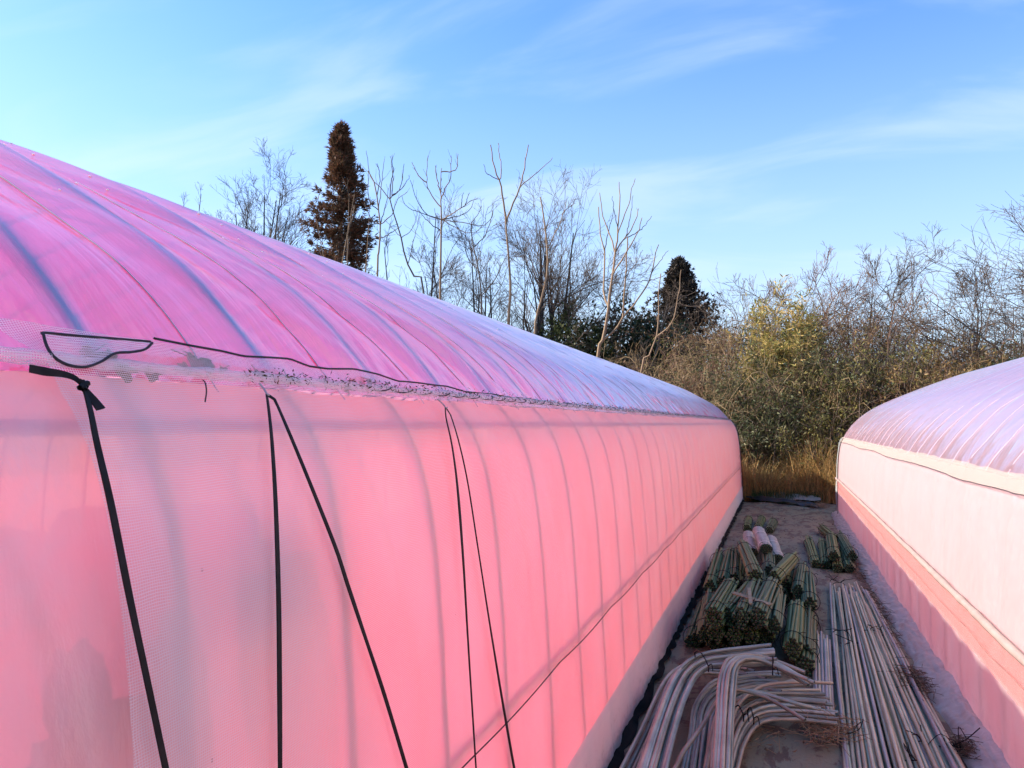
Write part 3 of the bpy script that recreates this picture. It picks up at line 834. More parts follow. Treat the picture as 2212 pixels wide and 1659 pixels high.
def B6(x, y): return 1426.4 + 0.1984 * x, 1124.6 + 0.1984 * y
_bspec = [
    # near end, far end (photo), height near / far, kind, stakes, label
    ((540, 735), (640, 380), .20, .20, 1, 22, "green stake bundle against the left wall, leaning right, in the back row of the pile"),
    ((675, 690), (760, 350), .21, .21, 1, 20, "green stake bundle, second from the left wall in the back row of the pile"),
    ((800, 650), (825, 330), .20, .22, 0, 20, "dark green stake bundle half under the topmost bundle of the back row"),
    ((1035, 630), (885, 230), .36, .33, 1, 26, "topmost green stake bundle of the back row with a loose black tie tail"),
    ((1235, 640), (1400, 465), .32, .30, 1, 22, "short looking olive stake bundle lying aslant, pointing at the wrapped bundles"),
    ((1185, 560), (1175, 400), .14, .12, 2, 20, "grey green stake bundle sticking out in front of the pale wrapped bundles"),
    ((1500, 790), (1545, 510), .18, .16, 2, 22, "blue green stake bundle near the right edge of the back row"),
    ((1625, 930), (1600, 600), .17, .15, 2, 24, "grey green stake bundle at the far right of the back row with open ends"),
    ((1370, 725), (1395, 580), .12, .12, 0, 20, "dark stake bundle squeezed under the slanting olive bundle"),
    ((580, 1060), (745, 780), .34, .30, 0, 26, "thick brownish ended stake bundle on top at the left of the front row"),
    ((725, 1065), (880, 880), .30, .28, 0, 22, "dull stake bundle between the two top bundles of the front row"),
    ((870, 1065), (965, 850), .33, .30, 2, 24, "grey stake bundle in the middle of the front row's top layer"),
    ((1060, 1065), (1165, 840), .33, .30, 2, 26, "grey stake bundle under the split bamboo, right of the top middle bundle"),
    ((1225, 1150), (1275, 900), .26, .22, 2, 20, "grey stake bundle at the right end of the front row's top layer"),
    ((490, 1250), (560, 850), .17, .16, 1, 22, "green stake bundle standing out along the left wall in the front row"),
    ((350, 1330), (470, 1000), .05, .05, 0, 20, "shaded stake bundle on the ground by the black film edge"),
    ((1440, 1400), (1475, 1050), .17, .15, 1, 24, "pale tipped green stake bundle right of the front pile"),
    ((1585, 1470), (1600, 1120), .10, .09, 2, 22, "grey stake bundle beside the long straight poles"),
    ((1580, 1600), (1600, 1370), .06, .06, 2, 24, "lowest stake bundle showing a round cluster of tube ends beside the poles"),
    ((600, 1230), (690, 1000), .21, .20, 0, 22, "dark stake bundle under the thick brownish ended one"),
    ((800, 1270), (860, 1000), .19, .19, 0, 22, "dark stake bundle under the middle of the front row"),
    ((980, 1260), (1040, 1000), .19, .19, 0, 22, "dark stake bundle with one pale worn tip, middle of the lower layer"),
    ((1150, 1270), (1210, 1000), .16, .16, 0, 22, "dark stake bundle under the right end of the front row"),
    ((620, 1370), (700, 1150), .07, .07, 0, 22, "bottom stake bundle with yellowish tips behind the bent pipes, left"),
    ((810, 1385), (880, 1150), .07, .07, 0, 22, "bottom stake bundle behind the bent pipes, middle"),
    ((1010, 1380), (1070, 1150), .07, .07, 0, 22, "bottom stake bundle behind the bent pipes, right"),
    ((1330, 860), (1380, 700), .05, .05, 0, 22, "dark stake bundle on the ground under the gap between the two rows"),
    ((1500, 985), (1530, 760), .06, .06, 0, 22, "dark stake bundle on the ground under the blue green one"),
    ((900, 730), (930, 500), .10, .10, 0, 22, "dark stake bundle under the topmost bundle of the back row"),
    ((660, 760), (720, 520), .07, .07, 0, 22, "dark stake bundle on the ground below the back row's left end"),
    ((1100, 770), (1130, 560), .08, .08, 0, 22, "dark stake bundle on the ground below the back row's middle"),
    ((1690, 480), (1605, 210), .05, .05, 1, 18, "lone green stake bundle at the left of the far right group"),
    ((1800, 490), (1765, 235), .05, .05, 0, 18, "dark green stake bundle, second in the far right group"),
    ((1890, 390), (1850, 180), .17, .14, 1, 20, "green stake bundle on top in the far right group with pale ends"),
    ((2090, 395), (1960, 170), .13, .12, 2, 22, "green stake bundle against the white sheet in the far right group"),
    ((1930, 525), (1905, 330), .05, .05, 0, 18, "low dark stake bundle under the far right group"),
    ((2060, 525), (1990, 320), .05, .05, 2, 20, "low green stake bundle at the front corner of the far right group"),
    ((1900, 205), (1750, 80), .11, .08, 1, 16, "thin green stake bundle lying aslant at the back of the far right group"),
    ((1185, 110), (1235, 5), .05, .05, 2, 18, "far green stake bundle behind the wrapped bundles, right"),
    ((1060, 85), (1110, -30), .05, .05, 1, 18, "far green stake bundle behind the wrapped bundles, middle"),
    ((940, 85), (960, -10), .05, .05, 1, 18, "far yellowish stake bundle behind the wrapped bundles, by the wall"),
]
for i, (a, c, z0, z1, kd, n, lab) in enumerate(_bspec):
    N = PG(*B6(*a), z0 + 0.005); F = PG(*B6(*c), z1 + 0.005)
    d = F - N; d[2] = np.clip(d[2], -0.06, 0.06) ; d = d / np.linalg.norm(d)
    yaw = np.clip(math.atan2(d[0], d[1]), -0.75, 0.75)
    d = np.array((math.sin(yaw), math.cos(yaw), (z1 - z0) / 1.2))
    N[0] = max(N[0], -0.68)
    ln_ = float(np.clip(np.linalg.norm((F - N)[:2]), 1.25, 1.9))
    d[2] = (z1 - z0) / ln_
    bundle(lab, N, N + d, n=n, kind=kd, seed=i).scale = (1, 1, ln_ / 1.16)

# pale paper-wrapped bundles
def wrapped(label, N, F, seed):
    N = np.asarray(N); ax = Vector(np.asarray(F) - N).normalized()
    root = thing("wrapped_bundle", label, "wrapped bundle", Vector(N), "pale wrapped bundles")
    root.rotation_euler = ax.to_track_quat('Z', 'Y').to_euler()
    L = 1.6; z = np.linspace(0, L, 26); a = np.arange(28) * 2 * math.pi / 28
    Zg, Ag = np.meshgrid(z, a, indexing='ij')
    r_ = 0.068 + 0.008 * np.abs(np.cos(Ag * 7)) + 0.008 * vnoise(Zg * 9, Ag * 2.5 + seed, seed) - 0.012 * (np.exp(-((Zg - 0.2) / 0.03) ** 2) + np.exp(-((Zg - 1.05) / 0.03) ** 2))
    V = np.stack([np.cos(Ag) * r_, np.sin(Ag) * r_ * 0.8, Zg], -1).reshape(-1, 3)
    idx = np.arange(26 * 28).reshape(26, 28); nx = np.roll(idx, -1, 1)
    b = MB().add(V, np.stack([idx[:-1], nx[:-1], nx[1:], idx[1:]], -1).reshape(-1, 4))
    _l0("wrapping", b.mesh("wrapping"), M_paper, root)
    for q, (x, y) in enumerate(hexpack(19, 0.027)):
        o = _l0("stake", ST[2][q % 3], None, root, (x, y * 0.8, -0.02))
    for h in (0.2, 1.05):
        P = np.stack([np.cos(a) * 0.073, np.sin(a) * 0.060, h + 0 * a], -1); P = np.concatenate([P, P[:1]])
        b = MB(); tubes(b, P, 0.004, 5); _l0("string", b.mesh("string"), M_string, root)
for i, (a, c, z0, lab) in enumerate((((1000, 350), (945, 100), .08, "pale wrapped bundle against the left side of its group of three"),
                                     ((1150, 310), (1040, 40), .22, "pale wrapped bundle lying on top of the two others, tube ends showing"),
                                     ((1275, 420), (1185, 150), .08, "pale wrapped bundle at the right of its group with a curled string end"))):
    N = PG(*B6(*a), z0 + 0.015); F = PG(*B6(*c), z0)
    wrapped(lab, N, F, i + 3)

# split bamboo offcuts lying on the pile
def offcut(label, pts, w):
    b = MB(); ribbon(b, cat_rom(pts, 8), w, 0.008, np.array((0, -0.3, 0.95)))
    setp(_l0("split_bamboo", b.mesh("split_bamboo", False), plain("split_bamboo", (0.34, 0.30, 0.17), (0.24, 0.2, 0.11), 0.6, 14)), label, "bamboo", "split bamboo slats")
offcut("longer split bamboo slat lying across the grey bundles", [PG(*B6(790, 785), .42), PG(*B6(1000, 850), .41), PG(*B6(1200, 915), .40)], 0.03)
offcut("short split bamboo slat hanging over the longer slat", [PG(*B6(965, 735), .40), PG(*B6(975, 810), .435), PG(*B6(985, 905), .42)], 0.022)

# ---- straight long poles -------------------------------------------------
M_pole = [plain("pole_" + k, a, c, 0.45, 3.0, 0.12, rand=0.17, metal=0.2) for k, a, c in (
    ("grey", (0.482, 0.472, 0.334), (0.325, 0.308, 0.217)), ("pinkish", (0.528, 0.472, 0.321), (0.372, 0.318, 0.222)),
    ("bluish", (0.36, 0.345, 0.34), (0.25, 0.24, 0.24)), ("tan", (0.528, 0.379, 0.146), (0.433, 0.328, 0.146)), ("pale", (0.602, 0.574, 0.400), (0.457, 0.431, 0.301)))]
def pole(name, label, cat, P, r_, mat, group, rings=True, hollow=True):
    P = np.asarray(P, float); n = len(P)
    rad = np.full(n, r_)
    b = MB(); tubes(b, P, rad[None], 9)
    if rings:
        L = np.concatenate([[0], np.cumsum(np.linalg.norm(np.diff(P, axis=0), axis=1))])
        off = (sum(map(ord, label)) % 97) / 97.0 * 0.2 + P[0, 0] * 7 % 0.25
        T = unit(np.gradient(P, axis=0))
        ks = np.arange(0.1 + off % 0.3, L[-1], 0.31)
        if len(ks):
            C = np.stack([np.interp(ks, L, P[:, i]) for i in range(3)], -1); D = unit(np.stack([np.interp(ks, L, T[:, i]) for i in range(3)], -1))
            RP = np.stack([C - D * 0.004, C - D * 0.0015, C + D * 0.0015, C + D * 0.004], 1)
            tubes(b, RP, np.array([r_ * 0.98, r_ * 1.09, r_ * 1.09, r_ * 0.98])[None], 9)
    o = _l0(name, b.mesh(name), mat)
    return setp(o, label, cat, group)
rp_ = random.Random(11)
npole = 62
xi = 0
for i in range(npole):
    layer = 0 if i < 30 else (1 if i < 52 else 2)
    k = i if layer == 0 else (i - 30 if layer == 1 else i - 52)
    m_ = (30, 22, 10)[layer]
    u = (k + 0.5) / m_
    u = u if layer == 0 else (0.12 + 0.84 * u if layer == 1 else 0.2 + 0.7 * u)
    xn = 0.175 + 0.61 * u + rp_.uniform(-0.006, 0.006)
    yf = 7.9 + rp_.uniform(-0.5, 0.35) - (0.25 if layer else 0)
    xf = 0.43 + 0.30 * u + rp_.uniform(-0.02, 0.02)
    zf = 0.03 + 0.030 * layer + (0.018 if i % 2 else 0.0)
    zn = 0.03 + 0.022 * layer + (0.006 if i % 2 else 0)
    t = np.linspace(0, 1, 14)
    X = xn + (xf - xn) * t ** 1.15 + 0.008 * np.sin(t * 5 + i)
    Y = 2.3 + (yf - 2.3) * t
    Z = zn + (zf - zn) * t + 0.006 * np.sin(t * 7 + i * 1.7) ** 2
    mt = M_pole[rp_.choice([0, 1, 1, 0, 4, 0, 1, 2])]
    lab = "long straight grey pole lying among the others along the white sheet"; nm = "long straight poles"
    if i == 40: mt = M_pole[3]; lab = "long tan coloured pole in the upper layer of the grey poles"; nm = "long straight poles"
    if i == 0: mt = M_pole[4]; lab = "pale long pole at the left edge of the row of poles"; nm = "long straight poles"
    pole("long_pole", lab, "pole", np.stack([X, Y, Z], -1), 0.0096 if i else 0.012, mt, nm)
for i in range(11):
    u = i / 10
    f = PG(1757 + 34 * u + rp_.uniform(-2, 2), 1362 + 22 * u + rp_.uniform(-8, 12), 0.05); nE = PG(1762 + 40 * u, 1600, 0.03)
    t = np.linspace(0, 1, 8)[:, None]
    P = f * (1 - t) + nE * t; P[:, 2] += 0.012 * (i % 2)
    pole("short_pole", "shorter bluish grey pole left of the long pale pole, end raised beside the stake pile", "pole", P[::-1], 0.0092, M_pole[2 if i % 3 else 0], "shorter poles left of the long ones")
# loose black ties on the poles
def tie(label, px, z, w, seed):
    rg = np.random.default_rng(seed)
    C = PG(px[0], px[1], z)
    b = MB()
    t = np.linspace(-1, 1, 12)
    tubes(b, np.stack([C[0] + t * w, C[1] + 0.01 * np.sin(t * 3), z + 0.016 - 0.02 * t ** 4], -1), 0.003, 5)
    for k in range(3):
        d = rg.normal(size=3) * (0.06, 0.04, 0.02) + (0, 0, 0.045)
        tubes(b, cat_rom([C + (rg.uniform(-.3, .3) * w, 0, 0.015), C + d * 0.6 + (0, 0, 0.01), C + d * 1.2 + rg.normal(size=3) * 0.02], 8), 0.0026, 5)
    setp(_l0("wire_tie", b.mesh("wire_tie"), M_black), label, "wire tie", "black ties on the poles")
for i, (px, z, w, lab) in enumerate((((1815, 1366), .08, .05, "black tie with a tall looped end on the poles beside the stake pile"),
                                     ((1845, 1394), .075, .06, "black tie standing up in the middle of the poles"),
                                     ((1878, 1366), .08, .06, "flat black tie over the right hand poles, level with the looped one"),
                                     ((1900, 1371), .06, .04, "black twisted knot at the right edge of the poles"),
                                     ((1812, 1262), .09, .05, "far black tie with two long ends at the tips of the poles"),
                                     ((1800, 1255), .08, .03, "small far black tie left of the one with two long ends"),
                                     ((1990, 1608), .06, .05, "black tie across the poles nearest the bottom right"),
                                     ((2050, 1618), .05, .05, "black tie with long ends reaching onto the white sheet"),
                                     ((1975, 1650), .06, .06, "black tie cut by the bottom of the picture"),
                                     ((1842, 1590), .05, .04, "small rusty tie by the straw on the pale pole"))):
    tie(lab, px, z, w, i + 40)
def sprig(label, C, seed):
    rg = np.random.default_rng(seed); b = MB()
    for k in range(7):
        d = rg.normal(size=3) * (0.05, 0.05, 0.02) + (0, 0, 0.05)
        tubes(b, cat_rom([C, C + d * 0.6, C + d + rg.normal(size=3) * 0.03, C + d * 1.2 + rg.normal(size=3) * 0.05], 10), 0.0022, 4)
    setp(_l0("dead_vine", b.mesh("dead_vine"), M_black), label, "dead vine", "curled dead vines")
sprig("curled black dead vine rising by the pink wall over the white sheet", PG(2036, 1290, 0.06), 3)
sprig("small curled black dead vine at the edge of the white sheet", PG(2008, 1311, 0.05), 4)
sprig("thick black stem end poking out over the white sheet near the bottom", PG(2075, 1620, 0.05), 5)

# ---- bent arch pipes -----------------------------------------------------
def B7(x, y, z):
    return PG(1316.7 + 0.248 * x, 1371.5 + 0.248 * y, z)
M_bent = [plain("bent_pipe_" + k, a, c, 0.42, 5.0, 0.15, rand=0.32, metal=0.3) for k, a, c in (
    ("grey", (0.411, 0.429, 0.340), (0.258, 0.266, 0.210)), ("rosy", (0.455, 0.404, 0.301), (0.293, 0.254, 0.188)), ("steel", (0.325, 0.368, 0.322), (0.205, 0.234, 0.210)))]
def bent(label, pts, z, n=30, mat=0, r_=0.0099, group="bent pipes"):
    z = np.interp(np.linspace(0, 1, len(pts)), np.linspace(0, 1, len(z)), z)
    jx, jy, jz = rb.uniform(-9, 9), rb.uniform(-9, 9), rb.uniform(-0.012, 0.02)
    q = [B7(x + jx + rb.uniform(-5, 5), y + jy + rb.uniform(-4, 4), max(0.025, zz + jz + rb.uniform(-0.006, 0.006))) for (x, y), zz in zip(pts, z)]
    # carry the first leg on towards the viewer
    d = (q[0] - q[1]); d[2] = 0; d = d / np.linalg.norm(d)
    q = [q[0] + d * 0.9] + q; q[0][2] = max(0.03, q[1][2] - 0.08)
    return pole("bent_pipe", label, "bent pipe", cat_rom(q, n), r_, M_bent[mat], group, rings=False)
rb = random.Random(5)
# left tied bunch: tall legs, tips pointing right over the stakes
for i in range(12):
    s_ = i * 20
    pts = [(240 + s_ * 1.15, 1170), (400 + s_ * 0.95, 700), (510 + s_ * 0.8, 420 + i * 7), (620 + s_ * 0.62, 270 + i * 8), (745 + s_ * 0.6, 180 + i * 9), (900 + s_ * 0.5, 138 + i * 12), (1150 + i * 10, 105 + i * 14), (1400 + rb.randint(-60, 70), 75 + i * 16)]
    bent("bent grey pipe in the tied bunch along the left wall, tip over the stakes", pts, [0.14 + 0.010 * (i % 4), 0.25 - 0.012 * (i % 5), 0.30 - 0.015 * (i % 4)], mat=rb.choice([0, 1, 2, 0]), group="bent pipes in the left bunch")
for i in range(5):
    s_ = i * 34
    pts = [(110 + s_ * 1.5, 1160), (290 + s_ * 1.3, 800), (440 + s_, 480 + i * 10), (560 + s_ * 0.9, 320 + i * 12), (720 + s_ * 0.7, 245 + i * 22), (950 + s_ * 0.3, 235 + i * 25), (1250 + rb.randint(-60, 60), 300 + i * 22)]
    bent("bent pipe lying low beside the black film edge", pts, [0.05, 0.09 + 0.01 * i, 0.1], mat=rb.choice([0, 2, 2]), group="bent pipes by the black film")
# centre bunch with tight bend, four legs side by side
for i in range(5):
    s_ = i * 38
    pts = [(905 + s_ * 1.0, 1175), (925 + s_ * 0.98, 750), (948 + s_ * 0.95, 440), (975 + s_ * 0.9, 300), (1030 + s_ * 0.85, 220 + i * 4), (1120 + s_ * 0.7, 183 + i * 7), (1270 + s_ * 0.4, 185 + i * 12), (1450 + i * 8, 240 + i * 14), (1690 + rb.randint(-60, 90), 335 + i * 26)]
    bent("bent pipe of the tied centre bunch with straight upright leg and tight bend", pts, [0.20, 0.30 - 0.006 * (i % 2), 0.30, 0.22], mat=rb.choice([0, 1, 1]), group="bent pipes in the centre bunch", r_=0.0105)
# inner nest between the two bunches
for i in range(12):
    s_ = i * 18
    pts = [(640 + s_ * 1.3, 1180), (700 + s_ * 1.1, 880), (735 + s_, 640 + i * 10), (800 + s_ * 0.9, 500 + i * 16), (900 + s_ * 0.7, 400 + i * 22), (1080 + s_ * 0.3, 345 + i * 20), (1300, 325 + i * 18), (1420 + rb.randint(-60, 160), 320 + i * 22)]
    bent("bent pipe in the shaded nest between the left and centre bunches", pts, [0.05, 0.08 + 0.008 * (i % 3), 0.12], mat=rb.choice([2, 0, 2]), group="bent pipes in the inner nest")
# right lower bunch sweeping to the poles
for i in range(12):
    s_ = i * 17
    pts = [(960 + s_ * 0.75, 1180), (1010 + s_ * 0.8, 960), (1070 + s_ * 0.9, 760 + i * 6), (1140 + s_, 640 + i * 10), (1260 + s_ * 0.8, 565 + i * 15), (1420 + s_ * 0.5, 535 + i * 18), (1650, 535 + i * 18), (1900 + rb.randint(-90, 100), 560 + i * 19)]
    bent("bent pipe in the low right bunch, tip reaching the straight poles", pts, [0.05, 0.07 + 0.012 * (i % 3), 0.10], mat=rb.choice([1, 1, 0]), group="bent pipes in the right bunch")
for i in range(4):
    pts = [(820 + i * 30, 1180), (870 + i * 30, 900), (940 + i * 26, 640 + i * 10), (1060 + i * 20, 500 + i * 24), (1300, 440 + i * 26), (1500, 420 + i * 30), (1600 + i * 60, 395 + i * 42), (1700 + 60 * i, 392 + i * 44)]
    bent("bent pipe whose tip lies right of the centre bunch", pts, [0.08, 0.13, 0.12], mat=rb.choice([1, 0]), group="bent pipes with tips right of the centre")
bent("single bent pipe crossing the nest aslant from lower left", [(560, 1170), (640, 1020), (800, 790), (930, 580), (1010, 490), (1150, 475), (1350, 530), (1560, 640), (1700, 735)], [0.16, 0.24, 0.16], mat=1)
bent("single bent pipe curving down over the right bunch to the straw", [(900, 1170), (915, 900), (960, 640), (1040, 510), (1180, 475), (1400, 520), (1600, 585), (1760, 625)], [0.14, 0.22, 0.17], mat=0)
bent("single bent pipe with its tip over the pale pole", [(1000, 1180), (1060, 800), (1130, 600), (1290, 470), (1450, 430), (1700, 422), (1940, 428)], [0.12, 0.17, 0.13], mat=1)
def bandtie(label, x0, y0, x1, y1, z):
    A = B7(x0, y0, z); Bv = B7(x1, y1, z); mid = (A + Bv) / 2 + np.array((0, 0, 0.03))
    b = MB(); tubes(b, cat_rom([A - (0, 0, .03), A, mid, Bv, Bv - (0, 0, .03)], 14), 0.0036, 5)
    tubes(b, cat_rom([Bv, Bv + (0.02, -0.03, 0.02), Bv + (0.03, -0.08, 0.0)], 8), 0.003, 5)
    setp(_l0("wire_tie", b.mesh("wire_tie"), M_black), label, "wire tie", "black ties on the bent pipes")
bandtie("black tie round the bend of the left bunch of bent pipes", 745, 150, 860, 270, 0.33)
bandtie("black tie round the tips of the centre bunch of bent pipes", 1425, 200, 1420, 300, 0.32)
bandtie("black tie round the right bunch, nearer the centre legs", 1090, 640, 1165, 700, 0.16)
bandtie("black tie round the right bunch, nearer the poles", 1205, 655, 1255, 725, 0.16)

# ---- straw, weeds, sheets -------------------------------------------------
M_straw = leafmat("straw", [(0.36, 0.25, 0.14), (0.28, 0.18, 0.10), (0.44, 0.33, 0.2)], 0.1, 0.7)
def straw(name, label, C, rx, ry, n, L, seed, mat=None, cat="straw", h=0.05):
    rg = np.random.default_rng(seed)
    c = C + rg.normal(size=(n, 3)) * (rx, ry, 0) * 0.5; c[:, 2] = C[2] + np.abs(rg.normal(size=n)) * h * 0.5
    a = rg.uniform(0, 6.283, n); d = np.stack([np.cos(a), np.sin(a), rg.normal(size=n) * 0.3 + 0.1], -1); d = unit(d)
    l = rg.uniform(0.4, 1.2, n)[:, None] * L
    t = np.linspace(-0.5, 0.5, 5)[None, :, None]
    P = c[:, None] + d[:, None] * l[:, None] * t; P[:, :, 2] -= (t[..., 0] ** 2) * 0.12 * l; P[:, :, 2] = np.maximum(P[:, :, 2], 0.012)
    b = MB(); tubes(b, P, 0.0016, 3)
    return setp(_l0(name, b.mesh(name), mat or M_straw), label, cat, kind='stuff')
straw("straw", "tangle of dry straw lying on the pale pole beside the bent pipes", PG(1316.7 + .248 * 1880, 1371.5 + .248 * 830, 0.06), 0.14, 0.18, 240, 0.16, 1)
straw("straw", "thin scatter of dry straw on the bare sheet below the bent pipes", PG(1316.7 + .248 * 1300, 1371.5 + .248 * 900, 0.02), 0.2, 0.3, 26, 0.18, 2)
straw("straw", "scrap of straw at the far end of the lane by the folded sheet", PG(1770, 1093, 0.04), 0.15, 0.25, 160, 0.2, 3)
M_moss = leafmat("dead_weed", [(0.14, 0.10, 0.06), (0.1, 0.075, 0.05), (0.2, 0.15, 0.1)], 0.1, 0.8)
straw("dead_weed", "dark clump of dead weed between the poles and the white sheet", PG(1968, 1480, 0.04), 0.09, 0.22, 420, 0.09, 4, M_moss, "weed", 0.08)
straw("dead_weed", "small dark clump of dead weed near the bottom of the white sheet", PG(2085, 1625, 0.03), 0.05, 0.1, 140, 0.08, 5, M_moss, "weed", 0.06)
for j, (x, y) in enumerate(((1905, 1330), (1880, 1290), (1925, 1385), (1860, 1250))):
    straw("dead_weed", ("sparse dead weed along the edge of the white sheet", "sparse dead weed by the far tips of the poles", "sparse dead weed under the black knot", "sparse dead weed where the poles end")[j], PG(x, y, 0.03), 0.05, 0.3, 60, 0.12, 6 + j, M_moss, "weed", 0.08)

# crumpled translucent white sheet along the right wall
yy_ = np.linspace(-2.0, 14.6, 560); uu = np.linspace(0, 1, 16)
Yg, Ug = np.meshgrid(yy_, uu, indexing='ij')
inner = 0.79 + 0.045 * vnoise(yy_ * 2.2, yy_ * 0, 61) + 0.015 * vnoise(yy_ * 9, yy_ * 0, 62)
Xg = inner[:, None] * (1 - Ug) + 0.945 * Ug
Zg = 0.035 + 0.05 * Ug + 0.035 * np.abs(vnoise(Yg * 5 + Ug * 2, Ug * 4, 63)) + 0.02 * vnoise(Yg * 14, Ug * 7 + Yg * 3, 64) - 0.03 * (1 - Ug) ** 6
idx = np.arange(Yg.size).reshape(Yg.shape)
Vv = np.stack([Xg, Yg, Zg], -1).reshape(-1, 3)
F = np.stack([idx[:-1, :-1], idx[:-1, 1:], idx[1:, 1:], idx[1:, :-1]], -1).reshape(-1, 4)
M_ws = film("loose_white_film", (0.9, 0.86, 0.86), 0.2, 0.3, (0.52, 0.53, 0.51), 0.3, bump=0.4, dirt=0.2, mud=0.35)
setp(_l0("plastic_sheet", MB().add(Vv, F).mesh("plastic_sheet", uv=Vv[:, :2]), M_ws), "crumpled whitish plastic sheet lying along the foot of the right wall", "plastic sheet")
# black film with scalloped edge along the left wall
yy_ = np.concatenate([np.linspace(-2.0, 2.18, 80), np.linspace(2.2, 8, 420), np.linspace(8.02, 16.6, 240)]); uu = np.linspace(0, 1, 10)
Yg, Ug = np.meshgrid(yy_, uu, indexing='ij')
edge = 0.022 + 0.026 * np.abs(np.sin(yy_ * 9.5 + 2 * np.sin(yy_ * 2.1))) + 0.03 * (vnoise(yy_ * 1.3, yy_ * 0, 66) + 0.3)
out_ = -0.775 + edge; inn = -0.81 + 0 * yy_
Xg = inn[:, None] * (1 - Ug) + out_[:, None] * Ug
Zg = 0.055 * (1 - Ug) ** 1.5 + 0.03 + 0.022 * vnoise(Yg * 9, Ug * 3, 67)
idx = np.arange(Yg.size).reshape(Yg.shape); Vv = np.stack([Xg, Yg, Zg], -1).reshape(-1, 3)
F = np.stack([idx[:-1, :-1], idx[:-1, 1:], idx[1:, 1:], idx[1:, :-1]], -1).reshape(-1, 4)
setp(_l0("black_film", MB().add(Vv, F).mesh("black_film"), plain("black_mulch", (0.014, 0.013, 0.013), (0.026, 0.023, 0.022), 0.9, 5, 0.4, spec=0.03)), "black plastic film with ragged scalloped edge along the foot of the left wall", "plastic film")
# folded sheets across the far end of the lane
def fold(label, px0, px1, zc, depth, mat, seed):
    A = PG(*px0, 0.0); Bq = PG(*px1, 0.0); u = np.linspace(0, 1, 60); v = np.linspace(0, 1, 16)
    U, Vg = np.meshgrid(u, v, indexing='ij')
    P = A + (Bq - A) * U[..., None]
    P[..., 1] += (Vg - 0.5) * depth + 0.06 * vnoise(U * 4, Vg * 2, seed)
    P[..., 2] = 0.03 + zc * np.sin(Vg * math.pi) * (0.6 + 0.6 * np.sin(U * math.pi)) + 0.05 * vnoise(U * 9, Vg * 4, seed + 1) + 0.02
    idx = np.arange(U.size).reshape(U.shape)
    F = np.stack([idx[:-1, :-1], idx[1:, :-1], idx[1:, 1:], idx[:-1, 1:]], -1).reshape(-1, 4)
    setp(_l0("folded_sheet", MB().add(P.reshape(-1, 3), F).mesh("folded_sheet"), mat), label, "plastic sheet")
fold("grey plastic sheet folded across the far end of the lane", (1632, 1078), (1772, 1086), 0.10, 0.5, plain("grey_sheet", (0.30, 0.32, 0.26), (0.2, 0.21, 0.175), 0.6, 4, 0.3), 71)
fold("black plastic sheet under the grey fold at the far end of the lane", (1612, 1080), (1768, 1098), 0.05, 0.4, plain("black_sheet", (0.02, 0.02, 0.022), (0.03, 0.03, 0.03), 0.4, 4, 0.3), 75)

# dead leaves caught in the net along the eave
M_dead = leafmat("dead_leaf", [(0.20, 0.115, 0.025), (0.14, 0.075, 0.02), (0.26, 0.165, 0.04), (0.13, 0.085, 0.02)], 0.25, 0.7)
def dead_leaf(label, px, size, seed, off=0.011):
    rg = np.random.default_rng(seed)
    y, s = PL.hit(px[0], px[1], off); a = np.linspace(0, 2 * math.pi, 22)[:-1]
    rr_ = size * (0.75 + 0.25 * np.cos(a * 5 + rg.uniform(0, 6)) ** 2 + 0.18 * rg.normal(size=21))
    th = rg.uniform(0, 6); u = np.cos(a) * rr_ * 1.15; v = np.sin(a) * rr_ * 0.85
    yy2 = y + u * math.cos(th) - v * math.sin(th); ss2 = s + u * math.sin(th) + v * math.cos(th)
    P = PL.pt(yy2, ss2, off + 0.006 * np.sin(a * 2 + seed)); C = PL.pt(y, s, off + 0.004).reshape(1, 3)
    i = np.arange(21)
    b = MB().add(np.concatenate([P, C]), None, np.stack([i, (i + 1) % 21, np.full(21, 21)], -1))
    st0 = PL.pt(y, s, off + .002).reshape(3); st1 = PL.pt(y + size * 1.9 * math.cos(th), s + size * 1.6 * math.sin(th), off + .004).reshape(3)
    tubes(b, cat_rom([st0, (st0 + st1) / 2, st1], 6), 0.0012, 4)
    setp(_l0("dead_leaf", b.mesh("dead_leaf"), M_dead), label, "dead leaf", "dead leaves caught in the net")
for i, (px, sz, lab) in enumerate((((196, 764), .024, "broken brown leaf inside the black cord loop of the net"), ((238, 778), .022, "olive leaf crumpled under the cord loop"),
                                   ((266, 795), .024, "pale brown leaf below the right end of the cord loop"), ((425, 779), .032, "large lobed brown leaf with dark stalk, the biggest caught in the net"),
                                   ((448, 796), .02, "small leaf tucked under the largest leaf"), ((480, 797), .012, "tiny round green leaf right of the largest leaf"),
                                   ((400, 800), .02, "curled leaf at the seam left of the green one"), ((330, 806), .018, "shredded leaf on the seam between the loop and the largest leaf"),
                                   ((793, 822), .017, "dark square looking leaf halfway along the near net"), ((745, 835), .018, "faded leaf left of the dark square one"),
                                   ((700, 828), .016, "twisted leaf left of the faded one, close to the seam"), ((1015, 850), .016, "small pale leaf near the green tape at the hem"),
                                   ((560, 812), .018, "leaf scrap above the second strap's hook"), ((620, 818), .016, "leaf scrap right of the second strap's hook"))):
    dead_leaf(lab, px, sz, 300 + i)
rg = np.random.default_rng(99)
n = 7500
y = 1.25 + 15.6 * rg.uniform(size=n) ** 1.1; s_ = rg.normal(size=n) * 0.008 + 0.0 + 0.012 * (rg.uniform(size=n) < 0.3)
C = PL.pt(y, s_, 0.012 + 0.030 * rg.uniform(size=n)); D = unit(rg.normal(size=(n, 3)) * (0.5, 1.0, 0.45)); Nn = perp(D, rg)
b = MB(); leaves(b, C, D, Nn, rg.uniform(0.005, 0.018, n), rg.uniform(0.0015, 0.005, n))
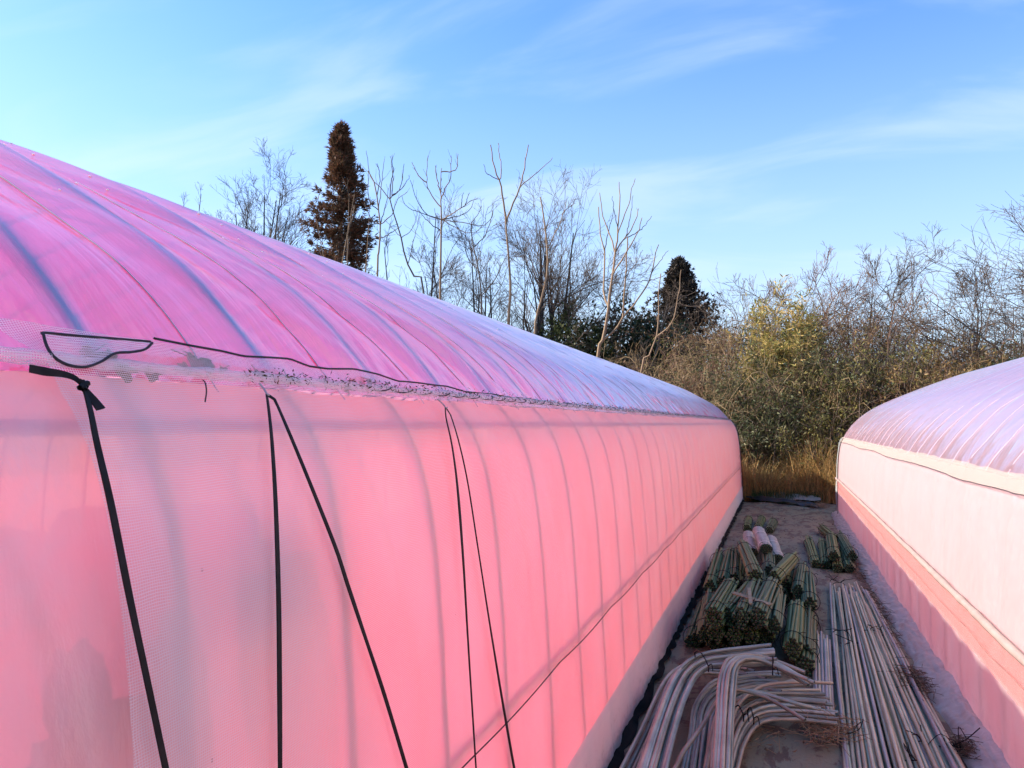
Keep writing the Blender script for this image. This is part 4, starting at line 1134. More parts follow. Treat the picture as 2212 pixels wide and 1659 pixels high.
setp(_l0("leaf_litter", b.mesh("leaf_litter", False), leafmat("litter", [(0.10, 0.06, 0.03), (0.055, 0.036, 0.02), (0.18, 0.12, 0.055)], 0.1, 0.9)), "dark leaf litter lodged along the eave under the net", "leaf litter", kind='stuff')
b = MB(); tubes(b, wall_line([(437, 820), (443, 826), (446, 845), (443, 868)], 0.03, 14), 0.0013, 4)
setp(_l0("leaf_stalk", b.mesh("leaf_stalk"), M_cord), "thin dark stalk hanging from the seam between the first two straps", "stalk")

def at_px(x0, y0, x1, y1):
    a = PL.hit(x0, y0); c = PL.hit(x1, y1)
    z = lambda h: float(PL.at(h[1])[1])
    return min(a[0], c[0]), max(a[0], c[0]), min(z(a), z(c)), max(z(a), z(c))
blur_box("violet_shade_box", "violet box added inside the left greenhouse to shade a blurred patch on the unnetted plastic", "violet_shade_box", *at_px(40, 1190, 195, 1345), 0.16, 0.25, M_in1, 1)
blur_box("orange_shade_box", "orange brown box added behind the plastic at the bottom left for a blurred patch", "added box", *at_px(20, 1480, 420, 1659), 0.10, 0.4, M_in2, 2)
blur_box("wide_shade_box", "violet box added behind the net between the first two straps to shade a blurred patch", "shade_box", *at_px(480, 1130, 690, 1330), 0.12, 0.3, M_in3, 3)
blur_box("small_shade_box", "greyish violet sack blurred behind the net left of the first strap's lower end", "small_shade_box", *at_px(285, 1180, 400, 1330), 0.12, 0.25, M_in3, 4)

# crumbs of leaf and soil on the lane sheet
rg = np.random.default_rng(700); n = 1500
x = rg.uniform(-0.72, 0.78, n); y = rg.uniform(2.8, 16.3, n); k = vnoise(x * 2.4, y * 1.1, 71) + 0.25 * rg.normal(size=n) > 0.0; x, y = x[k], y[k]; n = len(x)
D = unit(np.stack([rg.normal(size=n), rg.normal(size=n), 0.25 * rg.normal(size=n)], -1)); Nn = unit(np.cross(D, np.array((0, 0, 1.0)) + 0.3 * rg.normal(size=(n, 3))))
b = MB(); leaves(b, np.stack([x, y, np.full(n, 0.034)], -1), D, Nn, rg.uniform(0.012, 0.05, n), rg.uniform(0.006, 0.022, n), 0.12)
setp(_l0("ground_litter", b.mesh("ground_litter", False), leafmat("crumbs", [(0.13, 0.08, 0.045), (0.08, 0.05, 0.03), (0.2, 0.13, 0.075)], 0.05, 0.9)), "scattered brown leaf crumbs on the lane sheet", "leaf litter", kind='stuff')
# ------------------------------------------------------------------ trees and thicket beyond the greenhouses
M_bark_pale = plain("pale_bark", (0.30, 0.20, 0.12), (0.20, 0.13, 0.075), 0.85, 3, 0.3, stretch=(1, 1, 0.4))
M_bark = plain("grey_bark", (0.12, 0.095, 0.075), (0.075, 0.06, 0.05), 0.9, 3, 0.3, stretch=(1, 1, 0.4))
M_bark_dark = plain("dark_bark", (0.055, 0.045, 0.04), (0.03, 0.027, 0.025), 0.9, 3, 0.3)
M_twig = plain("twig_bark", (0.115, 0.078, 0.055), (0.066, 0.047, 0.036), 0.85, 2.0, rand=0.3)
M_twig_red = plain("reddish_twig", (0.189, 0.102, 0.065), (0.121, 0.066, 0.045), 0.85, 2.0, rand=0.35)
M_twig_tan = plain("tan_stem", (0.312, 0.218, 0.110), (0.204, 0.138, 0.070), 0.85, 2.0, rand=0.35)

def spawn(P, Rd, cnt, rg, t0=0.25, t1=1.0, ang=(0.35, 0.9), ln=(0.3, 0.6), up=0.3, m=6, wig=0.12, rk=0.6, taper=0.25, plen=None, minr=0.0035):
    """children of a batch of branches: P (B,n,3), Rd (B,n)"""
    B, n, _ = P.shape
    if plen is None: plen = np.linalg.norm(np.diff(P, axis=1), axis=2).sum(1)
    bi = np.repeat(np.arange(B), cnt)
    t = rg.uniform(t0, t1, len(bi)); f = t * (n - 1); i = np.minimum(f.astype(int), n - 2); w = (f - i)[:, None]
    O = P[bi, i] * (1 - w) + P[bi, i + 1] * w
    T = unit(P[bi, i + 1] - P[bi, i])
    r0 = (Rd[bi, i] * (1 - w[:, 0]) + Rd[bi, i + 1] * w[:, 0]) * rk
    a = rg.uniform(ang[0], ang[1], len(bi))[:, None]
    D = unit(np.cos(a) * T + np.sin(a) * perp(T, rg) + np.array((0, 0, up)) * rg.uniform(0.3, 1.2, (len(bi), 1)))
    L = plen[bi] * rg.uniform(ln[0], ln[1], len(bi)) * (1.15 - 0.5 * t)
    C = np.zeros((len(bi), m, 3)); C[:, 0] = O
    st = (L / (m - 1))[:, None]
    for k in range(1, m):
        D = unit(D + rg.normal(size=D.shape) * wig + np.array((0, 0, up * 0.12)))
        C[:, k] = C[:, k - 1] + D * st
    Rc = np.maximum(r0[:, None] * np.linspace(1, taper, m)[None], minr)
    return C, Rc, L

def put_tree(name, label, cat, root_xyz, trunk, crown, mt, mc, group):
    r_ = thing(name, label, cat, root_xyz, group)
    if trunk.n: _l0("trunk", trunk.mesh("trunk", origin=root_xyz), mt, r_)
    if crown.n: _l0("crown", crown.mesh("crown", origin=root_xyz), mc, r_)
    return r_

# trees traced branch by branch (photo pixels), each at its own distance and with branches leaving the plane
def traced(label, Y, lines, widths, seed, mt=M_bark_pale, mc=M_twig, group="bare trees behind the left greenhouse", twigs=3, name="bare_tree", tlen=(0.12, 0.3)):
    rg = np.random.default_rng(seed)
    tr, cr = MB(), MB()
    off0 = {}
    pts0 = [PY(x, y, Y) for x, y in lines[0]]
    foot = pts0[0].copy(); foot[2] = -0.05; d = pts0[0] - pts0[1]
    foot[0] += 0.3 * d[0]; base = foot.copy()
    main = cat_rom([foot] + pts0, 22)
    k = widths[0] / FPX * Y
    tubes(tr, main, np.linspace(k * 1.25, k * 0.42, 22)[None], 8)
    allP, allR = [main[None]], [np.linspace(k * 1.25, k * 0.42, 22)[None]]
    nodes = [main]
    B, Rr = [], []
    for ln, wd in zip(lines[1:], widths[1:]):
        q = np.array([PY(x, y, Y) for x, y in ln])
        # start at the nearest point of what is built, leave the plane towards the tip
        cand = np.concatenate(nodes); j = np.argmin(np.linalg.norm((cand - q[0])[:, [0, 2]], axis=1))
        dep = cand[j, 1] - Y
        s_ = np.linspace(0, 1, len(q)); slope = rg.uniform(-0.45, 0.45) * np.linalg.norm(q[-1] - q[0])
        yv = Y + dep + slope * s_
        q = CO + (q - CO) * (yv / Y)[:, None]
        q[0] = cand[j]
        c = cat_rom(q, 12); c += rg.normal(size=c.shape) * 0.012; c[0] = cand[j]
        nodes.append(c)
        w = wd / FPX * Y
        B.append(c); Rr.append(np.linspace(w, max(w * 0.45, 0.006), 12))
    if B:
        B = np.array(B); Rr = np.array(Rr)
        big = Rr[:, 0] > 1.35 / FPX * Y
        if big.any(): tubes(tr, B[big], Rr[big], 6)
        tubes(cr, B[~big], Rr[~big], 5)
        if twigs:
            C, Rc, L = spawn(B, Rr, twigs, rg, 0.3, 1.0, (0.3, 0.8), tlen, 0.35, 5, 0.1, 0.6, 0.4, minr=0.005)
            tubes(cr, C, Rc, 3)
    return put_tree(name, label, "tree", base, tr, cr, mt, mc, group)

def t4(l): return [(603.5 + x / 3.0, 274.3 + y / 3.0) for x, y in l]
def t1(l): return [((2100 + 0.48222 * x) / 1.8228, (650 + 0.48222 * y) / 1.8228) for x, y in l]
G_ = [[(1042, 1130), (1045, 900), (1048, 700), (1050, 600), (1048, 520)], [(1048, 520), (1010, 480), (965, 400), (955, 360), (962, 185)], [(955, 360), (905, 320), (860, 230)],
      [(1048, 520), (1045, 400), (1048, 265)], [(1045, 450), (1020, 330), (1012, 250)], [(1050, 490), (1080, 390), (1110, 330), (1112, 185)], [(1110, 330), (1140, 280), (1158, 175)],
      [(1050, 600), (1130, 560), (1180, 520), (1240, 480), (1290, 460)], [(1180, 520), (1185, 470), (1190, 430)], [(1215, 500), (1230, 430)], [(1060, 600), (1160, 575), (1230, 540), (1260, 480)],
      [(1050, 610), (960, 570), (900, 490), (850, 345)], [(1045, 620), (930, 560), (830, 520), (795, 450)], [(1055, 610), (1150, 615), (1300, 640), (1370, 600), (1385, 540)], [(1055, 625), (1180, 670), (1270, 685), (1330, 610)],
      [(1042, 640), (960, 610), (900, 540)]]
traced("bare tree with a flat umbrella of upturned branches on a straight pale trunk", 24.0, [t4(l) for l in G_], [4.2] + [1.5] * 7 + [1.1] * 2 + [1.3] * 6, 1)
G_ = [[(1485, 1300), (1497, 1080), (1490, 900), (1475, 720), (1468, 630)], [(1468, 630), (1455, 520), (1432, 360), (1400, 290), (1368, 115)], [(1432, 360), (1437, 290), (1418, 105)],
      [(1425, 360), (1380, 320), (1345, 300), (1320, 245)], [(1470, 630), (1500, 530), (1560, 390), (1580, 300), (1613, 120)], [(1565, 390), (1600, 350), (1700, 270), (1772, 198)]]
traced("tallest bare tree, pale trunk forking in a wide Y with four long tips", 23.5, [t4(l) for l in G_], [4.6, 2.4, 1.4, 1.2, 2.4, 1.4], 2, twigs=1, tlen=(0.04, 0.1))
G_ = [[(940, 1090), (880, 980), (820, 860), (785, 700), (740, 560), (715, 460), (720, 380)], [(720, 380), (740, 280), (728, 240), (735, 180)], [(718, 450), (650, 390), (590, 320), (570, 180), (562, 150)],
      [(720, 440), (780, 400), (800, 300), (805, 240)], [(735, 440), (800, 390), (845, 320)], [(725, 440), (735, 330), (718, 190)], [(785, 700), (720, 640), (680, 600)], [(820, 860), (880, 700), (910, 560)], [(800, 760), (860, 660), (900, 520)]]
traced("bare tree with S bent trunk between the tall conifer and the umbrella shaped tree", 23.0, [t4(l) for l in G_], [3.2] + [1.3] * 5 + [1.0] * 3, 3, mt=M_bark)
G_ = [[(635, 970), (645, 800), (655, 650), (640, 520), (625, 400), (600, 320), (575, 285)], [(640, 520), (660, 400), (680, 210)], [(650, 600), (690, 500), (710, 400)], [(655, 660), (600, 600), (550, 500)], [(650, 640), (720, 580), (760, 480), (830, 420)],
      [(630, 440), (650, 330), (632, 230)], [(640, 560), (580, 470), (575, 290)], [(645, 740), (720, 690), (790, 640)]]
traced("slender bare tree rising right beside the tall brown conifer", 22.5, [t4(l) for l in G_], [3.2] + [1.3] * 7, 4)
G_ = [[(1310, 1230), (1300, 1000), (1275, 850), (1250, 740), (1242, 630)], [(1275, 790), (1320, 720), (1360, 640), (1385, 540)], [(1310, 1120), (1390, 1000), (1440, 900), (1480, 820)], [(1290, 960), (1230, 860), (1190, 740)], [(1245, 660), (1290, 560), (1310, 510)]]
traced("bare tree with a cut off dark top right of the umbrella shaped tree", 22.8, [t4(l) for l in G_], [2.9, 1.4, 1.5, 1.0, 1.0], 5, mt=M_bark)
G_ = [[(1655, 1350), (1690, 1150), (1735, 950), (1735, 780), (1720, 640), (1705, 530), (1692, 455)], [(1740, 750), (1800, 660), (1840, 560), (1858, 480)], [(1715, 1060), (1660, 960), (1640, 860)], [(1690, 1180), (1760, 1120), (1790, 1060)]]
traced("leaning pale bare tree with two bare tips, right of the tallest one", 22.6, [t4(l) for l in G_], [3.4, 1.5, 1.0, 1.0], 6, twigs=1, tlen=(0.06, 0.15))
G_ = [[(525, 1590), (570, 1420), (610, 1200), (620, 1080), (650, 880), (668, 720)], [(668, 720), (680, 640), (690, 530), (705, 400), (708, 250), (697, 140)], [(668, 715), (640, 620), (610, 540), (565, 400), (548, 225)],
      [(600, 1150), (575, 1050), (580, 900), (578, 690), (545, 520), (533, 345)], [(578, 690), (600, 600), (640, 450), (658, 360)], [(675, 710), (735, 600), (790, 540), (840, 430), (856, 355)],
      [(735, 600), (840, 550), (920, 480), (972, 412)], [(695, 530), (750, 400), (800, 250), (828, 110)], [(690, 500), (660, 380), (643, 255)], [(735, 580), (790, 440), (815, 245)],
      [(655, 880), (720, 780), (780, 680), (850, 550), (892, 430)], [(600, 1410), (700, 1310), (740, 1210), (735, 1100), (760, 900), (770, 580)], [(760, 905), (840, 800), (897, 690)],
      [(745, 1205), (850, 1100), (930, 970), (965, 890), (990, 760), (1017, 650)], [(960, 900), (1030, 790), (1098, 697)], [(940, 955), (1000, 930), (1100, 880), (1140, 845)], [(940, 940), (850, 945), (765, 955)]]
traced("pale barked bare tree with many upright branches, growing behind the low end of the roof", 21.0, [t1(l) for l in G_], [5.0, 2.0, 1.7, 2.4, 1.2, 1.7, 1.2, 1.4, 1.1, 1.1, 1.8, 2.6, 1.1, 2.0, 1.1, 1.0, 0.8], 7, twigs=1, tlen=(0.05, 0.12))
G_ = [[(880, 1680), (940, 1570), (990, 1440), (1010, 1380), (1025, 1200), (1022, 1050), (1041, 885)], [(1010, 1385), (1090, 1340), (1140, 1260), (1180, 1100), (1205, 960), (1208, 860)], [(1185, 1105), (1270, 1060), (1340, 1020), (1367, 990)],
      [(1180, 1155), (1330, 1155), (1418, 1125)]]
traced("thin pale forked sapling in front of the dark rounded conifer", 19.2, [t1(l) for l in G_], [2.4, 1.6, 1.0, 0.8], 8, twigs=0, name="sapling")

# twiggy trees: trunk and several generations of branches
def twiggy(label, px, pytop, Y, spread, seed, n1=9, n2=7, n3=6, trunks=1, lean=0.0, mt=M_bark, mc=M_twig, group="twiggy trees in the background", up=0.32, ang=(0.4, 1.1), zfork=0.22, r0=0.09, name="bare_tree", n4=0):
    rg = np.random.default_rng(seed)
    top = PY(px, pytop, Y); base = np.array((top[0] - lean, Y, -0.05)); H = top[2]
    tr, cr = MB(), MB()
    TP = []
    for k in range(trunks):
        a = rg.uniform(0, 6.28); sp = spread * (0.15 if trunks == 1 else rg.uniform(0.4, 0.95))
        end = np.array((top[0] + math.cos(a) * sp * 1.2, Y + math.sin(a) * sp * 0.5, H * rg.uniform(0.86, 1.0)))
        mid = base * 0.45 + end * 0.55 + rg.normal(size=3) * (0.18, 0.18, 0.05) * (H / 7)
        TP.append(cat_rom([base + rg.normal(size=3) * (0.1, 0.1, 0), base * 0.75 + mid * 0.25 + rg.normal(size=3) * 0.08, mid, end], 12))
    TP = np.array(TP); TR = np.tile(np.linspace(r0, r0 * 0.14, 12), (trunks, 1))
    tubes(tr, TP, TR, 7)
    C1, R1, L1 = spawn(TP, TR, n1, rg, zfork, 1.0, ang, (0.36 * spread / H * 3.0, 0.68 * spread / H * 3.0), up * 0.7, 8, 0.15, 0.62, 0.2, minr=0.008)
    tubes(tr, C1[R1[:, 0] > 0.025], R1[R1[:, 0] > 0.025], 5); s_ = R1[:, 0] <= 0.025; tubes(cr, C1[s_], R1[s_], 4) if s_.any() else None
    C2, R2, L2 = spawn(C1, R1, n2, rg, 0.2, 1.0, ang, (0.34, 0.66), up * 0.45, 6, 0.15, 0.6, 0.3, minr=0.006); tubes(cr, C2, R2, 3)
    C3, R3, L3 = spawn(C2, R2, n3, rg, 0.15, 1.0, (0.4, 1.0), (0.34, 0.7), up * 0.35, 4, 0.15, 0.6, 0.5, minr=0.0045); tubes(cr, C3, R3, 3)
    if n4:
        C4, R4, L4 = spawn(C3, R3, n4, rg, 0.15, 1.0, (0.3, 0.9), (0.4, 0.75), up * 0.5, 4, 0.15, 0.7, 0.6, minr=0.0036); tubes(cr, C4, R4, 3)
    return put_tree(name, label, "tree", base, tr, cr, mt, mc, group)

twiggy("bare treetop just showing above the roof, farthest left", 405, 385, 27, 1.0, 11, 6, 5, 3, trunks=3, up=0.8, ang=(0.2, 0.6))
twiggy("bare tree second from the left above the roof, upright shoots", 475, 415, 26, 1.3, 12, 9, 6, 5, trunks=3, up=0.6, ang=(0.2, 0.75), mt=M_bark_dark, r0=0.12, mc=M_bark_dark)
twiggy("bare tree third from the left above the roof, with a bent dark leader", 540, 420, 25, 1.6, 13, 9, 6, 6, trunks=3, up=0.5, n4=2, mt=M_bark_dark, r0=0.12, mc=M_bark_dark)
twiggy("bare spreading tree left of the tall brown conifer", 610, 455, 25.5, 1.6, 14, 9, 6, 6, trunks=3, up=0.55, n4=2, r0=0.12, mc=M_bark_dark)
twiggy("bare shrubby tree touching the left side of the tall brown conifer", 650, 460, 24, 1.5, 15, 8, 6, 5, trunks=2, up=0.4)
twiggy("thin bare tree in front of the tall brown conifer, left stem", 715, 395, 22.0, 0.7, 16, 5, 3, 2, trunks=2, up=0.9, ang=(0.15, 0.5), r0=0.05, mt=M_bark_pale)
twiggy("thin bare tree in front of the tall brown conifer, right stem", 758, 385, 22.2, 0.7, 17, 5, 3, 2, trunks=2, up=0.9, ang=(0.15, 0.5), r0=0.05, mt=M_bark_pale)
twiggy("low twiggy tree behind the S shaped trunk", 880, 470, 25, 1.5, 18, 8, 5, 4, trunks=2, up=0.6)
twiggy("twiggy tree between the umbrella shaped tree and the cut off one", 990, 540, 26, 1.6, 19, 10, 7, 6, trunks=2, up=0.5, n4=2)
twiggy("fine twigged tree behind the tallest bare tree, left", 1060, 510, 26.5, 1.9, 20, 10, 6, 5, trunks=3, up=0.5, n4=2, mt=M_bark_dark)
twiggy("large dark trunked tree with fine twigs behind the leaning pale one", 1160, 500, 27, 2.3, 21, 9, 6, 4, trunks=4, up=0.5, n4=2, mt=M_bark_dark, lean=0.6, r0=0.12)
twiggy("fine twigged dark tree left of the pale many branched one", 1225, 520, 26.5, 2.0, 22, 10, 6, 5, trunks=3, up=0.55, n4=2, mt=M_bark_dark, r0=0.1)
twiggy("fine twigged tree at the foot of the pale many branched one", 1275, 580, 26, 1.8, 23, 10, 7, 6, trunks=2, up=0.35, n4=3)
twiggy("low tangled tree right of the pale many branched one", 1345, 640, 25.5, 1.5, 24, 9, 6, 6, trunks=2, up=0.2, n4=2)
twiggy("small bare tree with crooked round crown right of the rounded conifer", 1580, 668, 31, 1.7, 25, 12, 7, 5, trunks=2, up=0.15, ang=(0.5, 1.2), mt=M_bark_dark, n4=2)
twiggy("smaller crooked bare tree touching the rounded conifer", 1530, 690, 31.5, 1.2, 26, 9, 6, 5, trunks=2, up=0.15, ang=(0.5, 1.2), mt=M_bark_dark)
twiggy("bare tree rising behind the bamboo clump", 1700, 635, 23, 1.5, 27, 9, 6, 5, trunks=3, up=0.7, mc=M_twig_red, n4=2)
twiggy("bare tree with a narrow top in the middle of the right thicket", 1858, 645, 23, 1.3, 28, 9, 6, 5, trunks=2, up=0.7, n4=2)
twiggy("bare tree with a dark trunk standing clear above the right thicket", 2092, 640, 22, 1.25, 29, 11, 6, 5, trunks=1, up=0.45, mt=M_bark_dark, zfork=0.55, n4=2)
twiggy("large bare tree reaching in at the right edge with long drooping side twigs", 2245, 580, 21, 2.6, 30, 18, 8, 6, trunks=2, up=0.1, ang=(0.6, 1.3), mt=M_bark_dark, n4=3)
twiggy("twiggy tree left of the right edge, behind the arching canes", 2150, 760, 24, 1.6, 31, 6, 5, 3, trunks=2, up=0.3, n4=1)
twiggy("reddish twiggy bush standing behind the arching canes", 1960, 730, 23.5, 1.9, 32, 6, 5, 4, trunks=2, up=0.35, mc=M_twig_red, n4=1)

# conifers ------------------------------------------------------------------
def conifer(label, px, pytop, pybase, Y, hw, seed, prof_, mat, blade, nb=230, per=12, lump=0.0, name="conifer", gaps=0.0):
    rg = np.random.default_rng(seed)
    top = PY(px, pytop, Y); zb = max(0.4, PY(px, pybase, Y)[2]); H = top[2] - zb; wid = hw / FPX * Y
    base = np.array((top[0], Y, -0.05))
    tr, cr = MB(), MB()
    tubes(tr, np.array([base, base * 0.5 + top * 0.5, top]), np.array([0.2, 0.12, 0.02])[None], 8)
    u = rg.uniform(0, 1, nb) ** 0.9; z = zb + H * u
    az = rg.uniform(0, 6.283, nb); rad = wid * np.interp(u, prof_[0], prof_[1]) * rg.uniform(0.72, 1.08, nb)
    rad *= 1 + 0.3 * np.sin(az * 2 + u * 9 + seed)
    if gaps: keep = vnoise(u * 7, az * 1.3, seed) > -0.5 + gaps; u, z, az, rad = u[keep], z[keep], az[keep], rad[keep]; nb = len(u)
    D = np.stack([np.cos(az), np.sin(az), rg.uniform(0.05, 0.6, nb) - 0.55 * (1 - u)], -1)
    O = np.stack([np.full(nb, top[0]), np.full(nb, Y), z - 0.12 * rad], -1)
    tl = np.linspace(0, 1, 5)[None, :, None]
    Pb = O[:, None] + D[:, None] * rad[:, None, None] * tl; Pb[:, :, 2] += 0.22 * rad[:, None] * np.linspace(0, 1, 5)[None] ** 2
    tubes(tr, Pb, np.linspace(0.028, 0.008, 5)[None], 3)
    tt = rg.uniform(0.22, 1.03, (nb, per)) ** 0.75
    C = O[:, None] + D[:, None] * (rad[:, None] * tt)[..., None]; C[..., 2] += 0.22 * rad[:, None] * tt ** 2
    C = (C + rg.normal(size=C.shape) * (0.07 + lump)).reshape(-1, 3)
    k = blade[0]
    Cd = np.repeat(C, k, 0)
    Dd = np.repeat(np.repeat(D, per, 0), k, 0)
    Dd = unit(Dd + rg.normal(size=Dd.shape) * blade[3] + np.array((0, 0, 0.35)))
    leaves(cr, Cd, Dd, perp(Dd, rg), rg.uniform(0.6, 1.2, len(Cd)) * blade[1], rg.uniform(0.6, 1.2, len(Cd)) * blade[2])
    return put_tree(name, label, "conifer", base, tr, cr, M_bark, mat, None)
M_con1 = leafmat("conifer_brown", [(0.123, 0.058, 0.033), (0.167, 0.077, 0.044), (0.072, 0.060, 0.031), (0.094, 0.048, 0.029), (0.196, 0.098, 0.055)], 0.2, 0.7)
M_con2 = leafmat("conifer_dark", [(0.055, 0.042, 0.034), (0.036, 0.032, 0.024), (0.075, 0.055, 0.042)], 0.15, 0.75)
M_ever = leafmat("evergreen", [(0.060, 0.074, 0.024), (0.036, 0.050, 0.020), (0.090, 0.096, 0.031), (0.048, 0.060, 0.022)], 0.2, 0.55)
M_ever_d = leafmat("evergreen_dark", [(0.030, 0.051, 0.024), (0.021, 0.036, 0.018), (0.053, 0.072, 0.026)], 0.15, 0.5)
conifer("tall narrow conifer with brown winter foliage and a wispy tip", 738, 276, 590, 25.0, 80, 41, ([0, .29, .6, .83, .93, 1], [1.05, .92, .60, .30, .11, .0]), M_con1, (7, 0.24, 0.045, 0.55), 330, 11, gaps=0.16)
conifer("dark rounded conifer standing beyond the shed roof", 1468, 566, 800, 33.0, 96, 42, ([0, .3, .5, .68, .84, .94, 1], [1.05, .92, .72, .47, .22, .06, .0]), M_con2, (7, 0.17, 0.075, 0.9), 380, 11, lump=0.05, gaps=0.16)

def evergreen(label, px, pytop, Y, w, h, seed, mat, n=6500, leaf=(0.17, 0.08), zb=0.1, name="evergreen_bush", cat="bush", group=None, gap=-0.22):
    rg = np.random.default_rng(seed)
    top = PY(px, pytop, Y); c = np.array((top[0], Y, 0.0)); H = top[2]
    a = rg.normal(size=(n * 2, 3)); a = unit(a) * (rg.uniform(0.0, 1, (n * 2, 1)) ** 0.35)
    lump = 1 + 0.35 * vnoise(a[:, 0] * 3 + seed, a[:, 2] * 3 + a[:, 1] * 2, seed)
    P = a * lump[:, None] * np.array((w, w * 0.7, H * 0.5)); P[:, 2] += H * 0.5
    keep = (vnoise(P[:, 0] * 2.2 + P[:, 1], P[:, 2] * 2.2, seed + 3) > gap) & (P[:, 2] > zb); P = P[keep][:n] + c
    D = unit(unit(P - (c + (0, 0, H * 0.4))) * 0.7 + rg.normal(size=P.shape) * 0.8)
    cr, tr = MB(), MB()
    leaves(cr, P, D, perp(D, rg), rg.uniform(0.6, 1.3, len(P)) * leaf[0], rg.uniform(0.6, 1.3, len(P)) * leaf[1])
    k = 14; E = P[rg.integers(0, len(P), k)]; B0 = c + rg.normal(size=(k, 3)) * (0.15, 0.15, 0)
    t = np.linspace(0, 1, 7)[None, :, None]; S_ = B0[:, None] * (1 - t) + E[:, None] * t; S_[:, :, 2] += 0.2 * np.sin(t[..., 0] * 3.1)
    tubes(tr, S_, np.linspace(0.04, 0.01, 7)[None], 4)
    r_ = thing(name, label, cat, c, group)
    _l0("stems", tr.mesh("stems", origin=c), M_twig, r_); _l0("foliage", cr.mesh("foliage", False, origin=c), mat, r_)
    return r_
evergreen("low dark conifer bush at the foot of the tall brown conifer", 790, 562, 26, 0.9, 5, 51, M_ever_d, 3500, (0.16, 0.035))
evergreen("olive evergreen covered in creeper behind the pale many branched tree", 1240, 645, 25.6, 1.5, 5, 52, M_ever, 7500)
evergreen("dark evergreen crown between the pale tree and the rounded conifer", 1345, 655, 26.5, 1.8, 5, 53, M_ever_d, 9500)
evergreen("dark evergreen bush left under the rounded conifer", 1412, 680, 26.8, 1.5, 5, 54, M_ever_d, 7500)
evergreen("dark low bush on the right under the rounded conifer", 1500, 770, 30, 1.8, 5, 59, M_ever_d, 6000)
evergreen("olive evergreen bush at the right edge above the right roof", 2205, 738, 20, 1.6, 5, 55, M_ever, 8000, (0.1, 0.035))
evergreen("sunlit olive bush beside the right edge evergreen", 2115, 790, 19.5, 1.3, 5, 56, leafmat("olive_tan", [(0.12, 0.1, 0.04), (0.075, 0.07, 0.03), (0.17, 0.135, 0.055)], 0.25), 6500, (0.1, 0.03))
evergreen("small dark tree far off between the arching canes and the right edge bush", 2140, 735, 40, 1.9, 5, 57, M_ever_d, 4500, (0.2, 0.08))

# thicket shrubs: stems with small leaves ------------------------------------
M_brn = leafmat("thicket_brown", [(0.211, 0.122, 0.042), (0.138, 0.086, 0.033), (0.276, 0.172, 0.057), (0.097, 0.071, 0.026)], 0.25)
M_olv = leafmat("thicket_olive", [(0.138, 0.124, 0.032), (0.089, 0.087, 0.024), (0.211, 0.174, 0.045), (0.073, 0.064, 0.022)], 0.25)
M_red = leafmat("thicket_redbrown", [(0.156, 0.078, 0.048), (0.104, 0.057, 0.036), (0.195, 0.109, 0.060), (0.078, 0.052, 0.030)], 0.2)
M_grn = leafmat("thicket_green", [(0.058, 0.072, 0.026), (0.036, 0.047, 0.020), (0.098, 0.104, 0.037), (0.130, 0.124, 0.050)], 0.25)
def shrub(label, px, pytop, Y, w, seed, mat, ns=40, nl=2600, leaf=(0.09, 0.028), ms=M_twig, name="shrub", cat="shrub", group="shrubs of the thicket", arch=0.5, twig=5, low=0.05):
    rg = np.random.default_rng(seed)
    top = PY(px, pytop, Y); H = top[2]; c = np.array((top[0], Y, -0.03))
    B0 = c + rg.normal(size=(ns, 3)) * (w * 0.28, w * 0.22, 0)
    hh = H * rg.uniform(0.55, 1.02, ns)
    lean = rg.normal(size=(ns, 2)) * w * 0.42
    t = np.linspace(0, 1, 9)[None, :]
    X = B0[:, 0:1] + lean[:, 0:1] * t ** 1.6; Yy = B0[:, 1:2] + lean[:, 1:2] * t ** 1.6
    Z = B0[:, 2:3] + hh[:, None] * (np.sin(t * math.pi * (0.5 + 0.18 * arch)) / math.sin(math.pi * 0.5))
    P = np.stack([X, Yy, Z], -1) + rg.normal(size=(ns, 9, 3)) * 0.03
    Rr = np.tile(np.linspace(0.013, 0.004, 9), (ns, 1))
    st, fo = MB(), MB()
    tubes(st, P, Rr, 4)
    C, Rc, L = spawn(P, Rr, twig, rg, 0.2, 1.0, (0.4, 1.1), (0.12, 0.32), 0.15, 5, 0.18, 0.6, 0.5, minr=0.0035); tubes(st, C, Rc, 3)
    C2, Rc2, _ = spawn(C, Rc, 3, rg, 0.2, 1.0, (0.4, 1.1), (0.3, 0.6), 0.1, 4, 0.18, 0.7, 0.6, minr=0.003); tubes(st, C2, Rc2, 3)
    src = np.concatenate([C.reshape(-1, 3), C2.reshape(-1, 3), C2.reshape(-1, 3)])
    Q = src[rg.integers(0, len(src), nl)] + rg.normal(size=(nl, 3)) * 0.06
    Q = Q[Q[:, 2] > low]
    D = unit(rg.normal(size=Q.shape) + np.array((0, 0, -0.25)))
    leaves(fo, Q, D, perp(D, rg), rg.uniform(0.5, 1.4, len(Q)) * leaf[0], rg.uniform(0.5, 1.4, len(Q)) * leaf[1])
    r_ = thing(name, label, cat, c, group)
    _l0("stems", st.mesh("stems", origin=c), ms, r_); _l0("foliage", fo.mesh("foliage", False, origin=c), mat, r_)
    return r_
